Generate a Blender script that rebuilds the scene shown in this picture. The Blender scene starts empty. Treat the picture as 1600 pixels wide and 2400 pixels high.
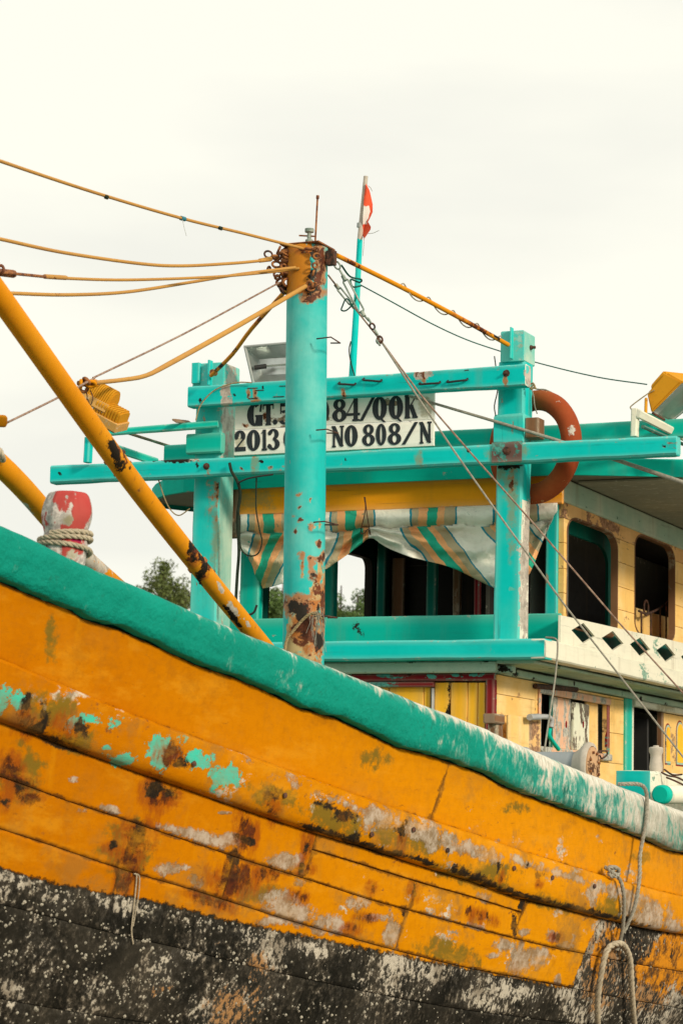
import bpy, bmesh, math, random
import numpy as np
from mathutils import Vector, noise as mnoise
random.seed(7); rng=np.random.default_rng(7)
S=bpy.context.scene; COL=S.collection
# ------------------------------------------------------------------ camera
HEAD=math.radians(24); PITCH=math.radians(7.43); ROLL=math.radians(1.15); FPX=5667.0
CAM=np.array([6.19,-14.21,2.2])
_r0=np.array([math.cos(HEAD),math.sin(HEAD),0.])
CF=np.array([-math.sin(HEAD)*math.cos(PITCH),math.cos(HEAD)*math.cos(PITCH),math.sin(PITCH)])
_u0=np.cross(_r0,CF)
CR=math.cos(ROLL)*_r0+math.sin(ROLL)*_u0; CU=math.cos(ROLL)*_u0-math.sin(ROLL)*_r0
from mathutils import Matrix
cd=bpy.data.cameras.new('camera'); cam=bpy.data.objects.new('camera',cd); COL.objects.link(cam)
cam.matrix_world=Matrix(((CR[0],CU[0],-CF[0],CAM[0]),(CR[1],CU[1],-CF[1],CAM[1]),(CR[2],CU[2],-CF[2],CAM[2]),(0,0,0,1)))
cd.sensor_fit='VERTICAL'; cd.sensor_height=36; cd.sensor_width=24; cd.lens=85; cd.clip_start=.1; cd.clip_end=3000
cd.dof.use_dof=True; cd.dof.focus_distance=13.8; cd.dof.aperture_fstop=6.3
S.camera=cam
# ------------------------------------------------------------------ sky and sun (bright thin overcast, low warm sun off the port side)
SUN_AZ=(0.885,-0.42); SUN_EL=math.radians(22)
w=bpy.data.worlds.new('World'); S.world=w; w.use_nodes=True; nt=w.node_tree; nt.nodes.clear()
sky=nt.nodes.new('ShaderNodeTexSky'); sky.sky_type='NISHITA'; sky.sun_disc=False; sky.sun_elevation=SUN_EL
sky.sun_rotation=math.atan2(SUN_AZ[0],SUN_AZ[1])
bg=nt.nodes.new('ShaderNodeBackground'); bg.inputs[1].default_value=.1
out=nt.nodes.new('ShaderNodeOutputWorld'); tc=nt.nodes.new('ShaderNodeTexCoord')
mp=nt.nodes.new('ShaderNodeMapping'); mp.inputs['Scale'].default_value=(1,1,3.2)
nz=nt.nodes.new('ShaderNodeTexNoise'); nz.inputs['Scale'].default_value=3.6; nz.inputs['Detail'].default_value=5; nz.inputs['Roughness'].default_value=.45
cr=nt.nodes.new('ShaderNodeValToRGB'); cr.color_ramp.elements[0].position=.36; cr.color_ramp.elements[1].position=.53
cr.color_ramp.elements[0].color=(9.25,9.18,8.3,1); cr.color_ramp.elements[1].color=(10.35,10.2,9.0,1)
mx=nt.nodes.new('ShaderNodeMix'); mx.data_type='RGBA'; mx.inputs[0].default_value=.97
L=nt.links.new
L(tc.outputs['Generated'],mp.inputs[0]); L(mp.outputs[0],nz.inputs['Vector']); L(nz.outputs[0],cr.inputs[0])
L(sky.outputs[0],mx.inputs[6]); L(cr.outputs[0],mx.inputs[7]); L(mx.outputs[2],bg.inputs[0]); L(bg.outputs[0],out.inputs[0])
sd=bpy.data.lights.new('sun','SUN'); sd.energy=3.0; sd.angle=math.radians(8); sd.color=(1,.87,.68)
so=bpy.data.objects.new('sun',sd); COL.objects.link(so)
sv=Vector((SUN_AZ[0]*math.cos(SUN_EL),SUN_AZ[1]*math.cos(SUN_EL),math.sin(SUN_EL)))
so.rotation_euler=sv.to_track_quat('Z','Y').to_euler(); so.location=(20,-10,20)
S.view_settings.view_transform='Standard'; S.view_settings.look='None'; S.view_settings.exposure=0; S.view_settings.gamma=1
S.view_settings.use_curve_mapping=False
# ------------------------------------------------------------------ geometry helpers (photo sight lines met with real planes of the boat)
def ray(x,y): return CF+(x-800)/FPX*CR-(y-1200)/FPX*CU
def projv(P):
    d=np.asarray(P,float)-CAM; z=d@CF
    return 800+FPX*(d@CR)/z, 1200-FPX*(d@CU)/z
def onY(x,y,Y=0.): r=ray(x,y); return CAM+(Y-CAM[1])/r[1]*r
def onX(x,y,X): r=ray(x,y); return CAM+(X-CAM[0])/r[0]*r
def dep(x,y,d): return CAM+d*ray(x,y)
def Bz(Z): return 2.5*(1-np.clip((2.4-Z)/2.4,0,1)**4)
def Lz(Z): return 9.2-0.75*(3.6-Z)
def hullX(Y,Z):
    a=np.clip(-Y,0,None)/Lz(Z); b=np.clip(Y-2.0,0,None)/9.
    return Bz(Z)*(1-np.clip(a,0,1)**2.3)*(1-b**2)
def onH(x,y):
    r=ray(x,y); g=lambda t:(CAM+t*r)[0]-hullX(*(CAM+t*r)[1:])
    ts=np.linspace(5,22,120); a=b=15
    for i in range(119):
        if g(ts[i])>0>=g(ts[i+1]): a,b=ts[i],ts[i+1]; break
    for _ in range(26):
        m=(a+b)/2
        if g(m)>0:a=m
        else:b=m
    return CAM+a*r
def hull_curve(pts,deg=4,keep=.7):
    P=np.array([onH(*p) for p in pts]); Y,Z=P[:,1],P[:,2]
    o=np.argsort(Y); Y,Z=Y[o],Z[o]; c=np.polyfit(Y,Z,min(deg,len(Y)-2)); res=Z-np.polyval(c,Y)
    y0,y1=Y[0],Y[-1]; dc=np.polyder(c)
    s0=(np.polyval(c,y0+1.2)-np.polyval(c,y0))/1.2; s1=(np.polyval(c,y1)-np.polyval(c,y1-.9))/.9
    def f(y):
        y=np.asarray(y,float); yc=np.clip(y,y0,y1)
        z=np.polyval(c,yc)+keep*np.interp(yc,Y,res,)
        z=z+np.where(y<y0,s0*(y-y0),0)+np.where(y>y1,s1*2.2*(1-np.exp(-np.clip(y-y1,0,None)/2.2)),0)
        return z
    return f
def n3(p,s=1.,o=0.): return mnoise.noise(Vector((float(p[0])*s+o,float(p[1])*s+o*.7,float(p[2])*s-o)))
def blobs(P,B):
    """soft stains: B=(px,py,rx,ry[,tilt deg]) seen from the photo's side, kept as a field on the surface"""
    x,y=projv(P); f=np.zeros(len(P))
    for b in B:
        a=math.radians(b[4]) if len(b)>4 else 0; dx,dy=x-b[0],y-b[1]
        u=(dx*math.cos(a)+dy*math.sin(a))/b[2]; v=(-dx*math.sin(a)+dy*math.cos(a))/b[3]
        f=np.maximum(f,np.clip(1.0-.42*(u*u+v*v),0,1))
    return f
def mesh(name,V,F,mat,parent=None,smooth=False,attrs=None,uv=None,cat=None,label=None,group=None,kind=None,mats=None,auto=None):
    me=bpy.data.meshes.new(name); V=np.asarray(V,float); me.from_pydata([tuple(v) for v in V],[],F)
    me.validate()
    if mat is not None: me.materials.append(mat)
    if smooth: me.polygons.foreach_set('use_smooth',[True]*len(me.polygons))
    if auto is not None:
        bm=bmesh.new(); bm.from_mesh(me)
        for e in bm.edges:
            e.smooth=not(len(e.link_faces)==2 and e.calc_face_angle(0)>math.radians(auto))
        bm.to_mesh(me); bm.free()
    if attrs:
        for k,a in attrs.items():
            at=me.attributes.new(k,'FLOAT','POINT'); at.data.foreach_set('value',np.asarray(a,np.float32))
    if uv is not None:
        l=me.uv_layers.new(name='UVMap'); uv=np.asarray(uv)
        vi=np.zeros(len(me.loops),int); me.loops.foreach_get('vertex_index',vi)
        l.data.foreach_set('uv',uv[vi].astype(np.float32).ravel())
    o=bpy.data.objects.new(name,me); COL.objects.link(o)
    if parent is not None: o.parent=parent
    tag(o,label,cat,group,kind); return o
def tag(o,label=None,cat=None,group=None,kind=None):
    if label:o['label']=label
    if cat:o['category']=cat
    if group:o['group']=group
    if kind:o['kind']=kind
    return o
def empty(name,loc,label,cat,group=None,kind=None):
    o=bpy.data.objects.new(name,None); COL.objects.link(o); o.location=tuple(loc); o.empty_display_size=.2
    return tag(o,label,cat,group,kind)
def under(o,parent):
    """parent keeps its own location: shift the mesh so the world place stays"""
    o.parent=parent; l=parent.matrix_basis.translation
    o.matrix_parent_inverse=Matrix.Translation(-l); return o
class MB:
    def __init__(s): s.V=[];s.F=[]
    def add(s,V,F):
        n=len(s.V); s.V+= [tuple(map(float,v)) for v in V]; s.F+=[tuple(i+n for i in f) for f in F]
    def out(s,name,mat,parent=None,**k): return mesh(name,s.V,s.F,mat,parent,**k)
def grid_faces(nu,nv,closeu=False,closev=False):
    F=[]
    for i in range(nu-(0 if closeu else 1)):
        for j in range(nv-(0 if closev else 1)):
            a=i*nv+j;b=((i+1)%nu)*nv+j;c=((i+1)%nu)*nv+(j+1)%nv;d=i*nv+(j+1)%nv
            F.append((a,d,c,b))
    return F
def tubeg(P,R,n=10,caps=True,tw=0.,prof=None):
    P=np.array(P,float); m=len(P); R=np.full(m,R) if np.isscalar(R) else np.asarray(R,float)
    T=np.gradient(P,axis=0); T/=np.linalg.norm(T,axis=1)[:,None]+1e-12
    up=np.array([0,0,1.]) if abs(T[0][2])<.9 else np.array([1.,0,0])
    u=np.cross(T[0],up);u/=np.linalg.norm(u); V=[]
    for i in range(m):
        u=u-T[i]*(u@T[i]);u/=np.linalg.norm(u);v=np.cross(T[i],u)
        for k in range(n):
            a=2*math.pi*k/n+tw*i; q=R[i]*(prof[k] if prof is not None else 1)
            V.append(P[i]+q*(math.cos(a)*u+math.sin(a)*v))
    F=grid_faces(m,n,closev=True)
    if caps: F+=[tuple(range(n)),tuple(range((m-1)*n,m*n))[::-1]]
    return V,F
def smoothline(P,n=8):
    P=np.array(P,float); Q=np.vstack([2*P[0]-P[1],P,2*P[-1]-P[-2]]); o=[]
    for i in range(1,len(Q)-2):
        for t in np.linspace(0,1,n,endpoint=False):
            a,b,c,d=Q[i-1],Q[i],Q[i+1],Q[i+2]
            o.append(.5*(2*b+(c-a)*t+(2*a-5*b+4*c-d)*t*t+(3*b-a-3*c+d)*t**3))
    o.append(P[-1]); return np.array(o)
def tube(name,P,R,mat,parent=None,n=8,sm=0,attr=None,**k):
    if sm: 
        R0=R; P2=smoothline(P,sm)
        if not np.isscalar(R): R=np.interp(np.linspace(0,1,len(P2)),np.linspace(0,1,len(P)),R0)
        P=P2
    V,F=tubeg(P,R,n); at=None
    if attr: at={q:blobs(np.array(V),b) for q,b in attr.items()}
    return mesh(name,V,F,mat,parent,smooth=True,auto=50,attrs=at,**k)
def ropeg(P,r,lay=None,strands=3,n=6):
    """laid rope: strands wound round the line"""
    P=np.array(P,float); d=np.r_[0,np.cumsum(np.linalg.norm(np.diff(P,axis=0),axis=1))]
    lay=lay or r*7; m=max(8,int(d[-1]/(lay/9))); s=np.linspace(0,d[-1],m)
    Q=np.stack([np.interp(s,d,P[:,i]) for i in range(3)],1)
    T=np.gradient(Q,axis=0);T/=np.linalg.norm(T,axis=1)[:,None]
    up=np.array([0,0,1.]) if abs(T[0][2])<.9 else np.array([1.,0,0])
    u=np.cross(T[0],up); U=[]
    for i in range(m): u=u-T[i]*(u@T[i]);u/=np.linalg.norm(u);U.append(u)
    U=np.array(U);W=np.cross(T,U); mb=MB()
    for k in range(strands):
        a=2*math.pi*s/lay+2*math.pi*k/strands
        C=Q+r*.5*(np.cos(a)[:,None]*U+np.sin(a)[:,None]*W)
        mb.add(*tubeg(C,r*.56,n))
    return mb
def rope(name,P,r,mat,parent=None,sm=0,**k):
    if sm:P=smoothline(P,sm)
    return ropeg(P,r).out(name,mat,parent,smooth=True,**k)
def timberg(p0,p1,au,av,hu,hv,bev=.008,seg=None,wob=.002,sub=3,tip=1.):
    """squared timber from p0 to p1; au, av the cross axes, hu, hv half sizes"""
    p0,p1,au,av=[np.array(q,float) for q in (p0,p1,au,av)]
    ln=np.linalg.norm(p1-p0); seg=seg or max(2,int(ln/.06)); pr=[]
    def side(a,b):
        for t in np.linspace(0,1,sub+1): pr.append((a[0]+(b[0]-a[0])*t,a[1]+(b[1]-a[1])*t))
    b=min(bev,hu*.9,hv*.9)
    side((hu,-hv+b),(hu,hv-b)); side((hu-b,hv),(-hu+b,hv)); side((-hu,hv-b),(-hu,-hv+b)); side((-hu+b,-hv),(hu-b,-hv))
    V=[];n=len(pr); tv=[0,min(.35*b/ln,.2)]+list(np.linspace(0,1,seg+1)[1:-1])+[1-min(.35*b/ln,.2),1]
    for i,t in enumerate(tv):
        c=p0+(p1-p0)*t; e=(1-b/max(hu,hv)*.8) if i in(0,len(tv)-1) else 1.
        for (a,q) in pr:
            P=c+au*a*e+av*q*e
            if wob:
                P=P+au*np.sign(a)*(n3(P,2.3)*wob+n3(P,9,3.)*wob*.5)+av*np.sign(q)*(n3(P,2.1,5.)*wob+n3(P,10,9.)*wob*.5)
            V.append(P)
    m=len(tv); F=grid_faces(m,n,closev=True)+[tuple(range(n)),tuple(range((m-1)*n,m*n))[::-1]]
    return V,F
def timber(name,p0,p1,au,av,hu,hv,mat,parent=None,attr=None,bev=.008,seg=None,wob=.002,sub=3,**k):
    V,F=timberg(p0,p1,au,av,hu,hv,bev,seg,wob,sub)
    at={q:blobs(np.array(V),b) for q,b in attr.items()} if attr else {}
    n=4*(sub+1); e=np.zeros(len(V)); 
    for q in range(n):
        if q%(sub+1) in (0,sub): e[q::n]=1
    e[:n]=1; e[-n:]=1; at['edge']=e
    o=mesh(name,V,F,mat,parent,smooth=True,auto=25,attrs=at,**k); return o
EX,EY,EZ=np.eye(3)
def box(name,x0,x1,y0,y1,z0,z1,mat,parent=None,**k):
    """squared piece given by its bounds, lofted along its longest side"""
    lo=np.array([min(x0,x1),min(y0,y1),min(z0,z1)]);hi=np.array([max(x0,x1),max(y0,y1),max(z0,z1)]);c=(lo+hi)/2;h=(hi-lo)/2
    i=int(np.argmax(h)); A=np.eye(3); j,l=(i+1)%3,(i+2)%3
    p0=c-A[i]*h[i];p1=c+A[i]*h[i]
    return timber(name,p0,p1,A[j],A[l],h[j],h[l],mat,parent,**k)
def YR(x0,y0,x1,y1,Y):
    """bounds X0,X1,Z0,Z1 on the plane Y of a photo rectangle"""
    xm,ym=(x0+x1)/2,(y0+y1)/2
    return onY(x0,ym,Y)[0],onY(x1,ym,Y)[0],onY(xm,y1,Y)[2],onY(xm,y0,Y)[2]
def lathe(name,prof,c,ax,mat,parent=None,n=24,**k):
    """prof: (radius, distance along ax)"""
    c=np.array(c,float);ax=np.array(ax,float);ax/=np.linalg.norm(ax)
    u=np.cross(ax,EZ if abs(ax[2])<.9 else EX);u/=np.linalg.norm(u);v=np.cross(ax,u);V=[]
    for r,h in prof:
        for i in range(n):
            a=2*math.pi*i/n;V.append(c+ax*h+r*(math.cos(a)*u+math.sin(a)*v))
    F=grid_faces(len(prof),n,closev=True)+[tuple(range(n)),tuple(range((len(prof)-1)*n,len(prof)*n))[::-1]]
    return mesh(name,V,F,mat,parent,smooth=True,auto=35,**k)
def torusg(c,ax,R,r,n=24,m=8,stretch=1.,sax=None):
    c=np.array(c,float);ax=np.array(ax,float);ax/=np.linalg.norm(ax)
    u=np.cross(ax,EZ if abs(ax[2])<.9 else EX) if sax is None else np.array(sax,float)
    u=u-ax*(u@ax);u/=np.linalg.norm(u);v=np.cross(ax,u);V=[]
    for i in range(n):
        a=2*math.pi*i/n;d=math.cos(a)*u+math.sin(a)*v;cc=c+R*(math.cos(a)*u*stretch+math.sin(a)*v)
        for j in range(m):
            b=2*math.pi*j/m;V.append(cc+r*(math.cos(b)*d+math.sin(b)*ax))
    return V,grid_faces(n,m,True,True)
# ------------------------------------------------------------------ materials
class N:
    def __init__(s,name):
        s.m=bpy.data.materials.new(name); s.m.use_nodes=True; s.t=s.m.node_tree; s.t.nodes.clear()
        s.o=s.t.nodes.new('ShaderNodeOutputMaterial'); s.b=s.t.nodes.new('ShaderNodeBsdfPrincipled'); s.lk(s.b.outputs[0],s.o.inputs[0])
        tc=s.t.nodes.new('ShaderNodeTexCoord'); oi=s.t.nodes.new('ShaderNodeObjectInfo'); s.tc=tc
        k=s.vm('MULTIPLY',oi.outputs['Random'],(17,31,23)); s.P=s.vm('ADD',tc.outputs['Object'],k); s.rand=oi.outputs['Random']
    def lk(s,a,b): s.t.links.new(a,b)
    def put(s,i,v):
        if isinstance(v,bpy.types.NodeSocket): s.lk(v,i)
        else:
            try:i.default_value=v
            except Exception: i.default_value=(*v,1) if len(v)==3 else v
    def vm(s,op,a,b):
        n=s.t.nodes.new('ShaderNodeVectorMath'); n.operation=op; s.put(n.inputs[0],a); s.put(n.inputs[1],b); return n.outputs[0]
    def ma(s,op,a,b=0.,c=0.,cl=False):
        n=s.t.nodes.new('ShaderNodeMath'); n.operation=op; n.use_clamp=cl
        s.put(n.inputs[0],a); s.put(n.inputs[1],b); s.put(n.inputs[2],c); return n.outputs[0]
    def st(s,v,a,b,lo=0.,hi=1.):
        n=s.t.nodes.new('ShaderNodeMapRange'); n.interpolation_type='SMOOTHSTEP'
        s.put(n.inputs[0],v); n.inputs[1].default_value=a; n.inputs[2].default_value=b; n.inputs[3].default_value=lo; n.inputs[4].default_value=hi; return n.outputs[0]
    def nz(s,sc,det=4.,ro=.55,vec=None,sx=(1,1,1),dist=0.):
        v=s.vm('MULTIPLY',vec if vec is not None else s.P,sx)
        n=s.t.nodes.new('ShaderNodeTexNoise'); s.lk(v,n.inputs['Vector']); n.inputs['Scale'].default_value=sc; n.inputs['Detail'].default_value=det
        n.inputs['Roughness'].default_value=ro; n.inputs['Distortion'].default_value=dist; return n.outputs[0]
    def vor(s,sc,vec=None,sx=(1,1,1),feat='F1',rnd=1.):
        v=s.vm('MULTIPLY',vec if vec is not None else s.P,sx)
        n=s.t.nodes.new('ShaderNodeTexVoronoi'); n.feature=feat; s.lk(v,n.inputs['Vector']); n.inputs['Scale'].default_value=sc; n.inputs['Randomness'].default_value=rnd; return n.outputs['Distance']
    def mix(s,f,a,b,mode='MIX'):
        n=s.t.nodes.new('ShaderNodeMix'); n.data_type='RGBA'; n.blend_type=mode; s.put(n.inputs[0],f); s.put(n.inputs[6],a); s.put(n.inputs[7],b); return n.outputs[2]
    def at(s,name):
        n=s.t.nodes.new('ShaderNodeAttribute'); n.attribute_name=name; return n.outputs['Fac']
    def fin(s,col,rough=.6,bump=None,bs=.3,bd=.01,metal=0.,spec=.35):
        s.put(s.b.inputs['Base Color'],col); s.put(s.b.inputs['Roughness'],rough); s.put(s.b.inputs['Metallic'],metal); s.b.inputs['Specular IOR Level'].default_value=spec
        if bump is not None:
            n=s.t.nodes.new('ShaderNodeBump'); n.inputs['Strength'].default_value=bs; n.inputs['Distance'].default_value=bd; s.lk(bump,n.inputs['Height']); s.lk(n.outputs[0],s.b.inputs['Normal'])
        return s.m
WOOD=(.30,.19,.10); GREYW=(.42,.37,.30); RUST=(.13,.035,.012); RUST2=(.42,.13,.02); DARK=(.018,.014,.010)
def paint(name,base,fade=None,chip=GREYW,chips=.06,grain=(1,1,1),alt=(.10,.50,.42),grey=(.52,.47,.41),streak=.25,dirt=.25,rough=.55,bump=.25,spec=.07,csc=9.,pits=.0,fa=.5):
    """old brush-painted surface: faded patches, grain, run marks, chips, and the stains stored on the piece"""
    n=N(name); fade=fade or tuple(min(1,c*1.15+.03) for c in base)
    a=n.nz(1.6,5,.6); c=n.mix(n.ma('MULTIPLY',n.st(a,.42,.68),fa),base,fade)
    if min(grain)<1: c=n.mix(n.st(n.nz(34,6,.72,sx=tuple(.035 if q<1 else 1 for q in grain)),.61,.70,0,.6),c,tuple(x*.35+.015 for x in base))
    f=n.nz(22,3,.6); c=n.mix(n.st(f,.35,.8,0,.14),c,tuple(x*.7 for x in base))
    g=n.nz(26,4,.65,sx=grain); c=n.mix(n.st(g,.50,.78,0,.35*dirt+.20),c,tuple(x*.55+.01 for x in base))
    sk=n.nz(7,4,.6,sx=(1,1,.09)); c=n.mix(n.st(sk,.54,.80,0,streak),c,(.20,.12,.05))
    dn=n.nz(3.3,8,.7); c=n.mix(n.st(dn,.58,.80,0,dirt),c,(.10,.075,.045))
    e=n.nz(csc,8,.68,sx=tuple(.4+.6*q for q in grain)); h=n.nz(csc*.22,3,.6)
    ch=n.st(n.ma('ADD',e,n.ma('MULTIPLY',h,.5)),.99-chips*1.6,1.02-chips*1.6) if chips>0 else None
    bmp=n.ma('MULTIPLY',g,.5)
    if ch is not None:
        c=n.mix(ch,c,n.mix(n.st(n.nz(40,3,.6),.4,.6),chip,tuple(x*.55 for x in chip))); bmp=n.ma('SUBTRACT',bmp,n.ma('MULTIPLY',ch,.5))
    if pits>0:
        v=n.vor(14); p=n.ma('MULTIPLY',n.st(v,.10,.05),n.st(n.nz(2.5,3),.62-pits,.66-pits)); c=n.mix(p,c,RUST)
    ns=n.nz(15,9,.72); ns2=n.nz(15,9,.72,vec=n.vm('ADD',n.P,(5.3,2.2,9.1)))
    eg=n.at('edge'); ev=n.ma('ADD',eg,n.ma('MULTIPLY',n.ma('SUBTRACT',ns,.5),2.6)); c=n.mix(n.st(ev,1.16,1.34,0,.85),c,n.mix(n.st(ns2,.45,.6),tuple(.5*x+.5*y for x,y in zip(base,(.62,.60,.50))),chip)); c=n.mix(n.ma('MULTIPLY',n.ma('MULTIPLY',eg,eg),.16),c,(.55,.60,.50))
    c=n.mix(n.st(n.nz(5,9,.74,vec=n.vm('ADD',n.P,(1.3,8.2,4.1)),sx=tuple(.3+.7*q for q in grain)),.56,.72,0,.35),c,tuple(x*.55+.02 for x in base))
    def m(at,nn,lo=.47,hi=.55,k=2.2): a_=n.at(at); return n.st(n.ma('ADD',a_,n.ma('MULTIPLY',n.ma('MULTIPLY',n.ma('SUBTRACT',nn,.5),3.4),n.st(a_,.0,.3))),lo+.06,hi+.06)
    c=n.mix(m('alt',ns),c,n.mix(n.st(ns2,.35,.7,0,.4),alt,tuple(x*.7 for x in alt)))
    gm=m('grey',ns2); c=n.mix(gm,c,n.mix(n.st(ns,.42,.62),grey,tuple(x*.6 for x in grey)))
    c=n.mix(n.ma('MULTIPLY',m('moss',ns2,.05,.85,1.9),.6),c,(.28,.24,.10))
    c=n.mix(n.ma('MULTIPLY',m('rust',ns,.15,.75,1.8),.85),c,RUST2); rm=m('rust',ns2,.62,.82,1.9); c=n.mix(rm,c,n.mix(n.st(ns,.4,.62),RUST,(.05,.018,.01)))
    bm=m('blk',ns,.40,.62,2.1); c=n.mix(bm,c,DARK)
    bmp=n.ma('SUBTRACT',bmp,n.ma('MULTIPLY',gm,.4)); bmp=n.ma('ADD',bmp,n.ma('MULTIPLY',n.ma('MULTIPLY',rm,ns),.9))
    return n.fin(c,n.ma('ADD',rough,n.ma('MULTIPLY',f,.2)),bmp,bump,.008,spec=spec)
TEAL=(.001,.53,.51); TEAL_F=(.02,.56,.54); TEAL_G=(.001,.46,.37); ORANGE=(.47,.150,.0003)
GX,GY,GZ=(.08,1,1),(1,.08,1),(1,1,.08)
M={}
M['teal_x']=paint('teal_paint_beam',TEAL,TEAL_F,chips=.05,grain=GX,dirt=.2,fa=.4,chip=(.30,.27,.2))
M['teal_z']=paint('teal_paint_post',TEAL,(.10,.56,.46),chips=.05,grain=GZ,dirt=.2,streak=.35,chip=(.35,.30,.2))
M['teal_g']=paint('green_teal_paint_and_shade',TEAL_G,(.006,.46,.35),chips=.03,grain=GX,dirt=.2)  # coaming and fascia get a greener teal with their shade in the colour
M['teal_pale']=paint('pale_washed_teal_paint',(.34,.52,.42),(.66,.70,.56),chips=.05,grain=GY,dirt=.4,streak=.45,chip=(.03,.18,.13))
M['mast']=paint('mast_paint',(.002,.44,.42),(.14,.52,.48),chips=.03,grain=GZ,streak=.18,dirt=.12,alt=(.50,.19,.012),grey=(.46,.35,.17),rough=.5,spec=.2,chip=(.45,.33,.25),fa=1.)
M['white']=paint('white_bleached_paint',(.74,.73,.60),(.80,.78,.67),chips=.075,grain=GY,dirt=.3,streak=.4,chip=(.28,.46,.36))
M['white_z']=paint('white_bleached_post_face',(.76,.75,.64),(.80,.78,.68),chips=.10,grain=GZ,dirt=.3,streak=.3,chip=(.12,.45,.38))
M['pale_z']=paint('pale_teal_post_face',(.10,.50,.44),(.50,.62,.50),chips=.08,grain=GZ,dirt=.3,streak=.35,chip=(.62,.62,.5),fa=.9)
M['sign']=paint('sign_white_paint',(.90,.87,.78),(.92,.90,.82),chips=.07,grain=GX,dirt=.18,streak=.12,chip=(.34,.25,.17),csc=7)
M['yellow']=paint('yellow_pipe_paint',(.66,.25,.006),(.68,.30,.015),chips=.03,grain=GZ,dirt=.25,grey=(.55,.50,.43),chip=(.30,.13,.05),pits=.08)
M['header']=paint('orange_header_paint',(.86,.345,.010),(.82,.30,.01),chips=.02,grain=GX,dirt=.3)
M['cladding']=paint('sun_bleached_yellow_boards',(.84,.53,.17),(.92,.68,.33),chips=.06,grain=GY,dirt=.42,streak=.5,chip=(.55,.34,.16),rough=.75,fa=.9)
M['rawboard']=paint('bare_brown_weathered_board',(.74,.44,.18),(.86,.58,.25),chips=.13,grain=GY,dirt=.4,streak=.35,chip=(.42,.24,.14),rough=.8)
M['doory']=paint('yellow_door_boards',(.98,.52,.03),(.95,.46,.03),chips=.04,grain=GZ,dirt=.45,streak=.45,chip=(.30,.16,.05))
M['redp']=paint('dark_red_paint',(.22,.012,.018),(.30,.03,.03),chips=.10,grain=GX,dirt=.3,chip=(.10,.40,.35),alt=(.10,.45,.40))
M['brown']=paint('brown_wood',(.20,.10,.05),(.30,.17,.09),chips=.1,grain=GZ,dirt=.5,chip=(.4,.3,.2))
M['pink']=paint('pink_worn_panel',(.74,.42,.27),(.80,.56,.40),chips=.16,grain=GZ,dirt=.4,streak=.3,chip=(.50,.50,.45))
M['greyp']=paint('pale_grey_peeling_panel',(.74,.76,.62),(.74,.60,.46),chips=.16,grain=GZ,dirt=.5,chip=(.16,.12,.09))
M['dark']=paint('dark_wood_and_room_shade',(.022,.020,.018),(.03,.03,.026),chips=0,dirt=.3)  # near-black; puts the shade of the rooms into the colour
M['dteal']=paint('shade_darkened_teal',(.004,.10,.08),(.006,.14,.10),chips=.02,grain=GZ,dirt=.4)  # teal of the recessed walls darkened, their shade put into the colour
M['iteal']=paint('inner_teal_shaded',(.002,.17,.13),(.004,.20,.16),chips=.02,grain=GZ,dirt=.4)  # same teal as outside, darkened to put interior shade into the colour
M['soffit']=paint('grey_brown_soffit',(.20,.20,.155),(.28,.26,.20),chips=.05,grain=(.1,1,1),dirt=.5,streak=0)
M['ring']=paint('orange_lifebuoy_paint',(.29,.055,.018),(.40,.12,.035),chips=.05,grain=(1,1,1),dirt=.35,streak=.1,chip=(.7,.42,.2),rough=.6,csc=14)
M['red']=paint('red_post_paint',(.40,.035,.035),(.48,.12,.10),chips=.24,grain=GZ,dirt=.25,streak=.1,chip=(.60,.55,.52),grey=(.55,.51,.48),csc=5,alt=(.30,.01,.06))
def rusty(name,a=(.12,.04,.02),b=(.35,.14,.04)):
    n=N(name); x=n.nz(30,6,.7); return n.fin(n.mix(n.st(x,.4,.6),a,b),.85,x,.5,.004)
M['rust']=rusty('rusty_steel'); M['darksteel']=rusty('dark_rusted_steel',(.03,.02,.016),(.12,.05,.03))
M['cream_cable']=paint('yellow_hose_cable',(.50,.27,.07),(.42,.22,.08),chips=.04,grain=(1,1,1),dirt=.2,streak=0,chip=(.3,.13,.05))
M['steelrod']=rusty('dull_brown_wire',(.20,.12,.09),(.34,.24,.18))
M['greysteel']=rusty('grey_green_galvanised',(.16,.22,.19),(.34,.38,.33))
def ropem(name,c):
    n=N(name); x=n.nz(60,4,.7); y=n.nz(4,4); return n.fin(n.mix(n.st(y,.4,.65,0,.5),n.mix(n.st(x,.35,.7),c,tuple(q*.55 for q in c)),tuple(q*.6 for q in c)),.9,x,.5,.003,spec=.1)
M['rope']=ropem('natural_laid_rope',(.52,.45,.33)); M['ropeg']=ropem('grey_weathered_rope',(.36,.34,.28)); M['ropegreen']=ropem('green_cord',(.02,.14,.10)); M['ropedk']=ropem('dark_cord',(.03,.045,.03)); M['tan']=ropem('tan_cord',(.42,.32,.17))
def simple(name,c,rough=.5,metal=0.,sc=12,var=.35,bs=.1):
    n=N(name); x=n.nz(sc,5,.6); return n.fin(n.mix(n.st(x,.35,.7,0,var),c,tuple(q*.5 for q in c)),rough,x,bs,.004,metal)
M['lampy']=paint('yellow_lamp_housing',(.58,.27,.015),(.55,.25,.02),chips=.04,dirt=.35,chip=(.3,.15,.05),streak=.1)
M['refl']=simple('brushed_reflector',(.62,.66,.64),.32,.9); M['plastic']=simple('grey_lamp_rim',(.33,.36,.35),.5)
M['pvc']=simple('grey_plastic_pipe',(.40,.42,.43),.5); M['black']=simple('black_rubber',(.02,.02,.02),.6); M['ink']=simple('black_sign_letter_paint',(.012,.020,.026),.5,sc=30,var=.6)
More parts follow.
